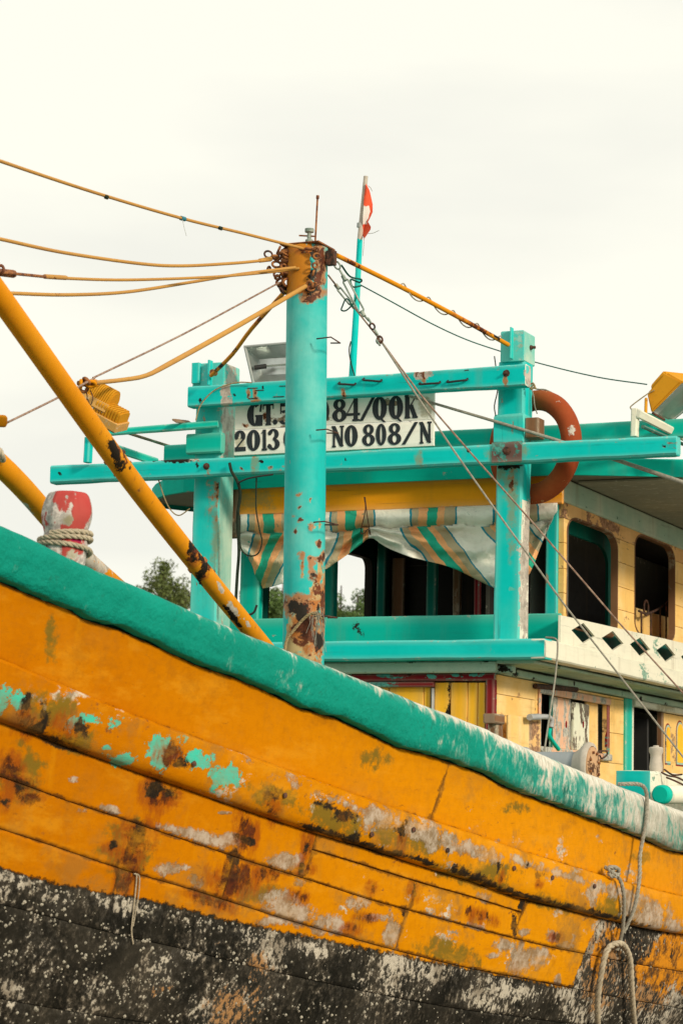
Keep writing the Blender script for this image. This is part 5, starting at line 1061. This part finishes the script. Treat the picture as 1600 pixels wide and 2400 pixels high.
# ------------------------------------------------------------------ striped tarpaulin gathered under the header
topx=np.linspace(563,1305,200); 
lowL=[(563,1290),(580,1300),(602,1352),(606,1381),(640,1374),(664,1366),(700,1357),(762,1336),(817,1296),(845,1278),(866,1256),(874,1262),(905,1282),(950,1302),(1000,1314),(1040,1324),(1076,1338),(1115,1358),(1153,1377),(1200,1392),(1243,1345),(1262,1290),(1285,1235),(1305,1190)]
def lo(x): return float(np.interp(x,[p[0] for p in lowL],[p[1] for p in lowL]))
def hi(x): return float(np.interp(x,[563,700,1000,1160,1305],[1203,1200,1188,1180,1176]))
V=[];UV=[];nt_=46
def sm_(x,w=9): return sum(lo(x+d) for d in(-w,0,w))/3
for x in topx:
    a,b=hi(x),sm_(x); dg=abs(x-862)
    for j in range(nt_):
        t=j/(nt_-1); s=t*(b-a)
        # roll along the top (first ~45 px), a crease, then folds fanned from the gathering point
        y=a+s
        SB=46+12*n3((x*.012,0,5))+6*n3((x*.03,0,9)); roll=min(1,s/SB); off=-.10*math.sin(math.pi*min(1,roll))**.6+.05 if s<SB else .05
        if s>=SB: 
            q=(s-SB)/max(30.,b-a-SB); ang=math.atan2(y-1235,x-862)
            f=math.sin(ang*17+3*n3((x*.01,y*.01,0)))*min(1,dg/90)*.045+.030*math.sin(q*10+x*.018+2*n3((x*.008,y*.01,7)))+.075*n3((x*.014,y*.03,3.))+.02*n3((x*.04,y*.06,8.))
            off=f*min(1,q*5)+.03*max(0,1-q*6)-.01
        off+=.006*n3((x*.02,y*.05,1.))
        sk=0
        if s>SB and x<862: sk=(s-SB)*.55*min(1,(862-x)/150.)*(1 if x>650 else -.6*(650-x)/90+1)
        if s>SB and x>862: sk=-(s-SB)*.75*min(1,(x-862)/120.)
        if s>SB: sk+=26 if x>862 else -18
        V.append(onY(x,y,.345+off-.0)); UV.append(((x+sk-770)/191.,s/100.))
tp=mesh('striped_tarp',V,grid_faces(200,nt_),M['tarp'],None,smooth=True,uv=UV,cat='tarpaulin',label='gathered tarpaulin with green, orange and blue stripes hung across the wheelhouse front')
so_=tp.modifiers.new('cloth_thickness','SOLIDIFY'); so_.thickness=.004
rope('tarp_tie',[onY(*q,.27) for q in ((853,1165),(856,1195),(845,1245),(853,1250),(862,1240),(868,1254),(861,1215),(855,1165))],.0035,M['darksteel'],tp,sm=4)
# cords and hoses hanging by the left gantry post
hg=empty('hanging_black_hose',onY(560,1150,-.17),'black hose bundle looped down beside the left gantry post','hose')
under(tube('hose',[onY(x,y,Y) for x,y,Y in ((538,1085,-.19),(543,1105,-.19),(557,1130,-.17),(563,1160,-.12),(557,1210,-.08),(560,1290,-.06),(556,1350,-.05),(552,1420,-.05))],.0105,M['ropedk'],None,sm=6),hg)
under(tube('hose',[onY(x,y,Y) for x,y,Y in ((557,1132,-.18),(580,1122,-.19),(610,1116,-.19),(640,1112,-.17))],.006,M['black'],None,sm=6),hg)
under(tube('loop',[onY(x,y,-.1) for x,y in ((601,1120),(600,1190),(608,1240),(614,1270),(604,1298),(582,1302),(565,1285),(560,1240),(560,1200))],.005,M['ropedk'],None,sm=6),hg)
under(tube('end',[onY(x,y,-.1) for x,y in ((602,1418),(595,1435),(580,1443))],.008,M['black'],None,sm=4),hg)
rope('grey_cord','x' and [onY(x,y,-.18) for x,y in ((459,985),(470,950),(498,918),(530,903),(560,896),(590,897))],.0045,M['tan'],None,sm=5,cat='cord',label='tan cord looped over the left end of the upper beam')
rope('grey_cord',[onY(x,y,-.1) for x,y in ((372,1125),(385,1165),(400,1195),(420,1208),(445,1192))],.0045,M['tan'],None,sm=5,cat='cord',label='thin tan cord drooping under the roof corner at the left post')
rope('grey_cord',[onY(x,y,-.02) for x,y in ((1158,835),(1166,905),(1158,950),(1161,975))],.004,M['ropedk'],None,sm=4,cat='cord',label='dark cord hanging down the left side of the right gantry post')
tube('door_rope',[onY(x,y,Y) for x,y,Y in ((1278,1494,-.14),(1300,1497,-.15),(1306,1515,-.16),(1300,1590,-.18),(1285,1690,-.3),(1274,1765,-.4))],.0058,M['ropeg'],None,sm=6,cat='rope',label='pale rope hanging from the deck edge corner down to the winch drum')
# inner posts of the wheelhouse front
for (xa,xb,Y,nm) in ((561,605,.42,'front_mullion'),(745,780,1.15,'front_mullion')): box(nm,onY(xa,1400,Y)[0],onY(xb,1400,Y)[0],Y,Y+.08,ZF-.05,HZ1,M['teal_g'],boat)
# ------------------------------------------------------------------ lower deckhouse
YD=.10; lc=onY(1163,1600,YD)[0]; XL=lc
dh=box('deckhouse_sill',-1.1,XL-.03,YD+.03,YD+.07,1.75,1.85,M['teal_g'],boat)
def dbox(name,xa,ya,xb,yb_,Y0,Y1,mat,par=boat,**k):
    r=YR(xa,ya,xb,yb_,Y0); return box(name,r[0],r[1],Y0,Y1,r[2],r[3],mat,par,**k)
lin=dbox('door_lintel',822,1578,1156,1596,YD-.03,YD+.03,M['redp'],boat,attr=dict(alt=[(1065,1582,16,5),(1005,1585,10,5),(1120,1580,14,6),(900,1580,10,4)]))
for (x,y) in ((1080,1581),(959,1581)): bolt(x,y,YD-.03,lin,.007)
dbox('door_rail',860,1598,1014,1610,YD-.045,YD+.0,M['redp'],boat)
dbox('door_jamb',1136,1592,1156,1800,YD-.04,YD+.03,M['redp'],boat)
door=dbox('slatted_door',820,1700,1134,1990,YD+.035,YD+.05,M['doory'],boat,seg=4)
xs=[822,870,909,990,1006,1015,1053,1093,1117,1135]
for i in range(len(xs)-1):
    a,b=xs[i],xs[i+1]
    if (a,b)==(1006,1015): dbox('handle_strip',a+2,1612,b-1,1760,YD-.02,YD+.01,M['pvc'],door); continue
    dbox('board',a+.8,1600,b-.8,1960,YD+.0+.004*(i%2),YD+.028,M['doory'],door,bev=.003,sub=2,attr=dict(blk=[(1118,1628,5,3),(1053,1660,2,60)]))
dbox('deckhouse_front_trim',756,1562,1200,1578,YD-.02,YD+.05,M['teal_pale'],boat,attr=dict(blk=[(1185,1570,12,10),(1100,1572,20,5)]))
# side wall boards: plane X=XL
def XR(xa,ya,xb,yb_,X,left=True):
    ym=(ya+yb_)/2; return onX(xa,ym,X)[1],onX(xb,ym,X)[1],onX(xa,yb_,X)[2],onX(xa,ya,X)[2]
def sbox(name,xa,ya,xb,yb_,X0,X1,mat,par=boat,**k):
    r=XR(xa,ya,xb,yb_,X1); return box(name,X0,X1,r[0],r[1],r[2],r[3],mat,par,**k)
sw=mesh('deckhouse_wall',[(XL-.06,YD+.01,1.8),(XL-.06,5.8,1.8),(XL-.06,5.8,1.84),(XL-.06,YD+.01,1.84)],[(0,1,2,3)],M['cladding'],boat)
z_l=line_z((1197,1584),(1459,1636),XL)
lintel_y=(YD-.02,5.8)
za=float(line_z((1197,1584),(1600,1672),XL+.03)(YD)); 
box('side_lintel',XL-.04,XL+.03,YD-.0,5.8,za,ZB0-.03,M['teal_pale'],boat,wob=.004,attr=dict(blk=[(1207,1570,5,16),(1248,1590,3,6),(1273,1582,3,5),(1345,1600,3,6),(1200,1560,6,12),(1500,1640,4,8),(1560,1650,4,5)]))
box('side_soffit',XL+.03,XB-.11,YD-.1,5.8,ZB0-.02,ZB0+.0,M['teal_pale'],boat)
pz=lambda px_,py_:onX(px_,py_,XL)
y1a=pz(1166,1600)[1]; y1b=pz(1253,1640)[1]; zt1=za-.003; zs1=[1.8,pz(1200,1740)[2],pz(1200,1680)[2],pz(1200,1632)[2],zt1]
clad('plank',XL,.03,YD+.01,y1b,zs1,[],M['cladding'],sw)
# window unit
wy=(pz(1262,1680)[1]-.02,pz(1423,1690)[1]); wz0,wz1=pz(1290,1752)[2],pz(1290,1628)[2]
ww=(wy[0]+.02,wy[1]-.03,wz0,wz1,.004)
clad('plank',XL,.03,y1b+.004,pz(1461,1700)[1],[1.8,wz0-.06,(wz0+wz1)/2-.02,wz1+.05,zt1],[ww],M['cladding'],sw)
wf=box('shutter_window',XL,XL+.02,wy[0]-.01,wy[1]+.02,wz1-.005,wz1+.045,M['pink'],boat)
box('sill',XL,XL+.03,wy[0]-.01,wy[1]+.02,wz0-.05,wz0+.0,M['pink'],wf); box('jamb',XL,XL+.02,wy[0]-.012,wy[0]+.02,wz0,wz1-.005,M['pink'],wf); box('jamb',XL-.02,XL+.015,wy[1]-.03,wy[1]+.01,wz0,wz1-.005,M['redp'],wf)
yy=lambda px_:pz(px_,1690)[1]
box('shutter',XL-.045,XL-.03,yy(1305),yy(1346),wz0,wz1,M['pink'],wf,seg=8); box('shutter',XL-.030,XL-.012,yy(1347),yy(1384),wz0,wz1-.02,M['greyp'],wf,seg=8); box('shutter',XL-.05,XL-.035,yy(1383),yy(1412),wz0,wz1,M['cladding'],wf)
for x in (1326,1366): p=onX(x,1698,XL-.028 if x<1340 else XL-.010); mesh('finger_slot',*torusg(p,EX,.008,.0035,14,5,2.6,EZ),M['redp'],wf,smooth=True)
box('edge_strip',XL-.04,XL-.025,yy(1297),yy(1304),wz0,wz1,M['dteal'],wf); box('backing',XL-.12,XL-.11,wy[0]-.05,wy[1],wz0-.05,wz1+.05,M['dark'],wf)
tube('dark_batten',[onX(1253,1608,XL+.02),onX(1350,1616,XL+.02)],.018,M['darksteel'],boat,n=8)
# doorway
yd0,yd1=pz(1481,1720)[1],pz(1549,1740)[1]
box('door_post',XL-.03,XL+.02,pz(1460,1700)[1],pz(1475,1700)[1],1.8,zt1+.0,M['teal_g'],boat); box('door_trim',XL-.03,XL+.012,pz(1475,1700)[1],yd0,1.8,pz(1480,1653)[2],M['white'],boat)
box('door_lintel_board',XL-.02,XL+.035,pz(1478,1640)[1],5.8,pz(1480,1656)[2],zt1,M['white'],boat,attr=dict(moss=[(1560,1655,20,12)]))
box('doorway_shade_panel',XL-.5,XL-.46,.3,5.6,1.8,zt1,M['dark'],boat); box('doorway_leaf',XL-.45,XL-.1,yd1-.02,yd1+.01,1.8,zt1-.1,M['black'],boat)  # near-black panel and leaf add the doorway's deep shade as colour
box('door_trim',XL-.04,XL+.01,yd1-.01,yd1+.03,1.8,pz(1555,1670)[2],M['brown'],boat)
ad=box('arched_door',XL-.03,XL-.005,yd1+.03,yd1+1.3,1.8,pz(1560,1672)[2],M['cladding'],boat,seg=20)
for (xa,xb,yt,yb_) in ((1558,1572,1694,1792),(1584,1602,1687,1795)):
    y0,y1=pz(xa,1740)[1],pz(xb,1740)[1]; z0=pz(xa,yb_)[2];z1=pz(xa,yt)[2]; mid=(y0+y1)/2; hw_=(y1-y0)/2
    for (g,x_,m) in ((0,XL-.004,M['redp']),(.012,XL-.001,M['teal_pale']),(.028,XL+.002,M['doory'])):
        pts=[(y0+g,z0+g),(y1-g,z0+g)]+[(mid+(hw_-g)*math.cos(math.radians(a)),z1-hw_+(hw_-g)*math.sin(math.radians(a))*1.) for a in range(0,181,15)]
        V=[(x_,a,b) for a,b in pts]+[(x_-.003,a,b) for a,b in pts]; n_=len(pts); mesh('arch_panel',V,[tuple(range(n_))]+[(i,(i+1)%n_,n_+(i+1)%n_,n_+i) for i in range(n_)],m,ad)
# boards leaning by the corner, grey pipe elbow
bl=empty('propped_boards',onX(1190,1740,XL+.12),'propped unpainted yellowish boards leaning by the deckhouse corner','boards')
for (xa,xb,yt,yb_,dx) in ((1192,1216,1675,1830,.10),(1217,1240,1678,1830,.10),(1241,1267,1681,1830,.095)):
    r=XR(xa,yt,xb,yb_,XL+dx); under(box('board',XL+dx-.02,XL+dx,r[0]-.0,r[1]-.003,r[2],r[3],M['rawboard'] if dx<.1 else M['cladding'],None,seg=8),bl)
r=XR(1163,1695,1178,1740,XL+.09); under(box('support',XL+.03,XL+.09,r[0],r[1],1.9,r[3],M['brown'],None),bl); r=XR(1160,1672,1178,1695,XL+.11); under(box('block',XL+.03,XL+.11,r[0],r[1]+.03,r[2],r[3],M['brown'],None),bl)
pvc=empty('pipe_elbow',onX(1270,1685,XL+.15),'grey plastic pipe elbow sticking out by the shuttered window','pipe')
P=[onX(x,y,XL+.15) for x,y in ((1240,1681),(1262,1680),(1280,1680),(1289,1684),(1291,1695),(1290,1705))]; P=[p+np.array((-.0,0,0)) for p in P]
under(tube('pipe',smoothline(P,4),.017,M['pvc'],None,n=12),pvc); under(tube('hose',[onX(x,y,XL+.14) for x,y in ((1290,1700),(1286,1722),(1296,1740),(1308,1756))],.014,M['teal_g'],None,sm=5),pvc); under(tube('socket',[P[0],P[1]],.0205,M['pvc'],None,n=12),pvc)
# ------------------------------------------------------------------ winch drum, timber bitts, white bollard on the side deck
YW=-1.0
wd=empty('winch_drum',onY(1383,1800,YW),'grey winch drum lying crosswise with a flaking brown end plate','winch')
ce=onY(1388,1800,YW); cl_=onY(1225,1785,YW); ce[1]=cl_[1]=YW; z_=ce[2]+.005; RD=.138
ax=np.array((1,0,0.))
def wl(nm,prof,c,mat,n=32): return under(lathe(nm,prof,c,ax,mat,None,n=n),wd)
c0=np.array((cl_[0],YW,z_))
ln=ce[0]-cl_[0]
wl('barrel',[(.085,.03),(.085,ln-.05)],c0,M['drum']); wl('flange',[(.05,-.02),(.11,-.02),(.115,-.005),(.11,.025),(.085,.035)],c0,M['drum'])
wl('flange',[(.085,ln-.10),(.105,ln-.07),(RD,ln-.035),(RD+.004,ln-.02),(RD,ln-.004),(RD-.018,ln-.002),(RD-.02,ln-.012),(.02,ln-.012)],c0,M['bone'])
wl('end_plate',[(.03,ln-.011),(RD-.022,ln-.010),(RD-.024,ln+.006),(.03,ln+.008)],c0,M['drumend'])
for k in range(8): a=k*math.pi/4+.3; under(lathe('bolt',[(.009,0),(.009,.012)],(c0[0]+ln+.006,YW+math.cos(a)*.085,z_+math.sin(a)*.085),EX,M['rust'],None,n=6),wd)
under(box('bracket',c0[0]+ln*.3,c0[0]+ln*.3+.05,YW-.05,YW+.05,deckz(YW),z_-.08,M['dark'],None),wd); under(box('bracket',c0[0]+ln*.8,c0[0]+ln*.8+.05,YW-.05,YW+.05,deckz(YW),z_-.08,M['dark'],None),wd)
YT=-.7
r=YR(1443,1806,1523,1880,YT)
bt=box('side_timber',r[0],r[1],YT,2.2,r[3]-.24,r[3],M['white'],boat,bev=.015,wob=.005)
box('timber_end_paint',r[0]+.001,r[1]-.001,YT-.006,YT-.001,r[3]-.238,r[3]-.002,M['teal_x'],bt,bev=.002)
for (za_,dz) in ((r[3]-.24,0),): box('timber_leg',r[0]+.03,r[1]-.03,YT+.1,YT+.25,deckz(YT),r[3]-.25,M['teal_g'],boat)
r2=YR(1524,1835,1562,1890,YT-.1)
lg=lathe('round_log',[(.005,-.004),(.042,-.003),(.051,.008),(.053,.03),(.053,1.6),(.04,1.61)],((r2[0]+r2[1])/2+.01,YT-.1,onY(1543,1862,YT-.1)[2]),(0.10,1,0.02),M['white'],None,n=20,cat='log',label='round bleached log with a teal painted end lying beside the square timber')
lathe('painted_end',[(.004,-.009),(.044,-.0085),(.054,.0),(.0545,.05)],((r2[0]+r2[1])/2+.01,YT-.1,onY(1543,1862,YT-.1)[2]),(0.10,1,0.02),M['teal_g'],lg,n=20)
cb=onY(1536,1812,YT+.35)
lathe('capstan_bollard',[(.036,-.03),(.040,0),(.036,.03),(.033,.055),(.034,.075),(.042,.09),(.042,.112),(.036,.118),(.018,.12),(.016,.128)],(cb[0],cb[1],r[3]+.03),EZ,M['bone'],None,n=20,cat='bollard',label='small waisted white bollard standing on the square timber by the doorway')
for i,q in enumerate((((1548,1810),(1565,1818),(1585,1822),(1602,1830)),((1555,1803),(1575,1816),(1598,1815)),((1560,1822),(1580,1830),(1605,1842)))): tube('rusty_wire',[onY(*k,YT+.2) for k in q],.006,M['darksteel'],bt,sm=4,n=6)
# hook lamp at the window sill
tube('sill_hook',[onX(1398,1762,XL+.05),onX(1418,1760,XL+.06),onX(1422,1768,XL+.06),onX(1410,1778,XL+.06),onX(1404,1770,XL+.06)],.006,M['darksteel'],boat,sm=4)
# ------------------------------------------------------------------ red mooring post on the bow rail and its rope
pbp=onH(150,1290); dpt=(pbp-CAM)@CF+.24
Cb=dep(150,1300,dpt); sc=dpt/FPX
prof=[(50,-70),(52,-40),(56,-8),(59,18),(57,34),(51,46),(54,56),(62,76),(64,92),(63,112),(56,132),(50,143),(44,147),(0.5,148)]
V=[];nn=28
for (rr_,h) in prof:
    for k in range(nn):
        a=2*math.pi*k/nn; q=1/max(abs(math.cos((a%(math.pi/4))-math.pi/8)),.1)*.965; q=1+(q-1)*1.25
        P_=np.array((math.cos(a)*rr_*sc*q*.96,math.sin(a)*rr_*sc*q*.96,0)); V.append(np.array((Cb[0],Cb[1],Cb[2]))+P_+np.array((h*.05*sc,0,h*sc)))
V=np.array(V); V+=np.array([[.004*n3(v,14.),.004*n3(v,14.,2),.003*n3(v,10.,5)] for v in V])
F=grid_faces(len(prof),nn,closev=True)+[tuple(range((len(prof)-1)*nn,len(prof)*nn))[::-1]]
bm=bmesh.new(); me=bpy.data.meshes.new('mooring_post')
o=mesh('mooring_post',V,F,M['red'],boat,smooth=True,auto=50,attrs=dict(grey=blobs(V,[(165,1210,9,26),(160,1190,6,40),(145,1215,10,14),(120,1262,34,16),(95,1275,20,14),(170,1300,24,14)]),moss=blobs(V,[(162,1218,9,14),(165,1295,20,12)]),alt=blobs(V,[(105,1258,14,8),(180,1265,12,8)])))
sub_=o.modifiers.new('soften','SUBSURF'); sub_.levels=1; sub_.render_levels=1
# rope turned round the neck
rp_=[]
for i in range(150):
    t=i/149; a=-1.6+t*2*math.pi*2.45; h=46-24*t+5*math.sin(a*.9); r0=60+2.0*math.sin(3*a)
    if t>.75: h-= (t-.75)*80
    rp_.append(np.array((Cb[0]+math.cos(a)*r0*sc+.002*h*sc,Cb[1]+math.sin(a)*r0*sc,Cb[2]+(h+8*math.cos(a+.5))*sc)))
rope('mooring_rope',rp_,.0108,M['rope'],None,cat='rope',label='natural rope wound twice round the neck of the red mooring post')
# thin lashing on the mast foot
ml=rope('mast_lashing',[onY(*q,YM-mR-.012) for q in ((667,1530),(672,1500),(690,1475),(712,1450),(730,1438),(748,1442),(756,1452))],.0085,M['tan'],None,sm=5,cat='rope',label='tan rope running up to a frayed knot near the mast foot')
for i in range(26):
    a=onY(735+rng.uniform(-4,22),1440+rng.uniform(-8,8),YM-mR-.015); b=a+np.array((rng.uniform(-.035,.035),rng.uniform(-.02,.01),rng.uniform(-.10,.03))); c=b+np.array((rng.uniform(-.02,.02),0,rng.uniform(-.12,-.02)))
    tube('frayed_strand',[a,b,c],.0014,M['ropeg'],ml,n=4,sm=3)
# ------------------------------------------------------------------ ropes over the hull side
def hp(x,y,off): 
    p=onH(x,y).copy(); d=(CAM-p)/np.linalg.norm(CAM-p); nrm=np.array((1,-.25,.0)); nrm/=np.linalg.norm(nrm); return p+nrm*off
rope('hanging_rope',[hp(x,y,o) for x,y,o in ((1440,1838,.02),(1465,1838,.075),(1478,1850,.085),(1482,1880,.085),(1478,1935,.085),(1470,2000,.075),(1458,2060,.10),(1446,2120,.105),(1440,2165,.075),(1436,2185,.06))],.0108,M['ropeg'],None,sm=6,cat='rope',label='grey rope hung over the gunwale and down the hull to the rope loop')
rope('hanging_rope',[hp(x,y,o) for x,y,o in ((1404,2032,.03),(1408,2048,.085),(1414,2070,.105),(1420,2110,.105),(1424,2160,.09),(1427,2195,.07),(1425,2225,.05))],.0105,M['ropeg'],None,sm=6,cat='rope',label='short grey rope tied to a knot on top of the rub rail')
kn=[hp(1404+9*math.cos(a*2.1)*math.cos(a*.5),2042+11*math.sin(a*1.7),.085+.014*math.sin(a*2.9)) for a in np.linspace(0,9,34)]
rope('rope_knot',kn,.011,M['ropeg'],None,cat='knot',label='grey knot standing on the top edge of the rub rail')
rope('rope_loop',[hp(x,y,o) for x,y,o in ((1380,2470,.06),(1376,2400,.06),(1376,2340,.06),(1384,2280,.06),(1394,2235,.06),(1408,2215,.06),(1425,2210,.07),(1442,2222,.06),(1452,2250,.06),(1455,2300,.06),(1458,2350,.06),(1462,2400,.06),(1466,2470,.06))],.0165,M['rope'],None,sm=7,cat='rope',label='thick natural rope loop hanging against the barnacled bottom')
rope('frayed_cord',[hp(x,y,.02) for x,y in ((306,2048),(312,2052),(309,2090),(305,2130),(300,2180),(304,2212))],.0032,M['rope'],None,sm=4,cat='cord',label='short frayed pale cord hanging from a plank seam over the black bottom')
rope('frayed_cord',[hp(x,y,.022) for x,y in ((312,2048),(318,2058),(315,2100),(308,2140),(303,2170))],.0028,M['rope'],None,sm=4,cat='cord',label='second thread of frayed cord hanging beside the first at the plank seam')
# barnacles
BN=MB(); cnt=0
rb=random.Random(3)
for k in range(9000):
    x=rb.uniform(-60,1660); y=rb.uniform(2030,2440)
    yb=float(np.interp(x,BB_X,BB_Y))
    if y<yb+8: continue
    cl=n3((x*.012,y*.012,2.)); 
    cl+=.6*n3((x*.035,y*.035,6.))
    if rb.random()>.07+.95*max(0,cl)+(.25 if y<yb+34 else 0): continue
    p=onH(x,y); r=rb.choice((.0025,.003,.004,.005,.007))*rb.uniform(.8,1.25); nrm=np.array((1,-.3,-.1)); nrm/=np.linalg.norm(nrm); c=p+nrm*.010
    u=np.cross(nrm,EZ);u/=np.linalg.norm(u);v=np.cross(nrm,u); ph=rb.uniform(0,6)
    V=[c+r*(math.cos(ph+i*1.2566)*u+math.sin(ph+i*1.2566)*v*1.2) for i in range(5)]+[c+nrm*r*.9+r*.45*(math.cos(ph+i*1.2566)*u+math.sin(ph+i*1.2566)*v) for i in range(5)]
    BN.add(V,[(i,(i+1)%5,5+(i+1)%5,5+i) for i in range(5)]+[(5,6,7,8,9)])
BN.out('barnacles',simple('barnacle_shell',(.46,.43,.35),.85,sc=22,var=1.),boat,kind='stuff')
# nail heads and bungs in the wale
for (x,y) in ((1016,1992),(838,1955),(1172,2034),(1262,2056),(1361,2076),(634,1864),(936,1944),(421,1790)):
    p=hp(x,y,.078); V=[];F=[]
    lathe('bung',[(.012,0),(.012,.004),(.004,.006)],p,(1,-.3,0),M['darksteel'],boat,n=8)
# ------------------------------------------------------------------ trees far behind
def tree(px_,py_,dist,cw,chh,label,mat,seed,nl=2600,leaf=.13,gaps=.5,trunk=True):
    r=random.Random(seed); topc=dep(px_,py_,dist); base=(topc[0],topc[1],0.); root=empty('broadleaf_tree',base,label,'tree','trees on the shore behind the boat')
    H=topc[2]; mbt=MB(); mbt.add(*tubeg([(0,0,0),(.1,0,H*.3),(-.1,.1,H*.6),(0,0,H-.3)],[H*.02,H*.015,H*.009,.03],8))
    cen=[]
    for k in range(38):
        d=Vector((r.gauss(0,1),r.gauss(0,1),r.gauss(0,1))).normalized()*(r.random()**.4); c=(d.x*cw*.40,d.y*cw*.40,H-chh*.5-.2+d.z*chh*.42); cen.append((c,cw*r.uniform(.07,.13)))
        z0=min(c[2]-.2,H-chh*.5+d.z*.3*chh-.5); mbt.add(*tubeg([(0,0,z0-.3),(c[0]*.5,c[1]*.5,(z0+c[2])/2),c],[.05,.03,.012],5))
    mbt.out('trunk',M['bark'],root,smooth=True)
    V=[];F=[]
    for i in range(nl):
        c,rad=r.choice(cen); d=Vector((r.gauss(0,1),r.gauss(0,1),r.gauss(0,.8))); d.normalize(); d*=rad*r.uniform(.5,1.15); p=Vector(c)+d
        u=Vector((r.gauss(0,1),r.gauss(0,1),r.gauss(0,1))).normalized(); v=u.cross(Vector((r.gauss(0,1),r.gauss(0,1),r.gauss(0,1)))).normalized(); s=leaf*r.uniform(.6,1.3); n0=len(V)
        V+= [p-u*s,p+v*s*.45,p+u*s,p-v*s*.45]; F.append((n0,n0+1,n0+2,n0+3))
    mesh('crown',V,F,mat,root)
tree(383,1300,110,3.3,3.0,'olive green tree with a gappy round crown left of the left gantry post',M['leaf'],1,3600,.085)
tree(432,1352,112,1.8,1.9,'thin trailing tree top touching the left gantry post above the gunwale',M['leaf'],12,700,.06)
tree(620,1362,120,4.6,3.5,'bushy tree top seen between the inner post and the mast',M['leaf2'],2,8000,.10)
tree(664,1346,124,3.0,4,'pointed tree top right beside the left edge of the mast',M['leaf2'],6,4500,.10)
tree(800,1358,118,3.6,3.5,'rounded tree top in the left part of the far wheelhouse window',M['leaf2'],3,6500,.09)
tree(872,1352,122,3.2,4,'taller tree top at the right edge of the far wheelhouse window',M['leaf2'],4,6000,.09)
tree(838,1378,119,4.0,3.5,'low tree top between the two others in the far wheelhouse window',M['leaf2'],5,6500,.09)
bpy.context.view_layer.update()
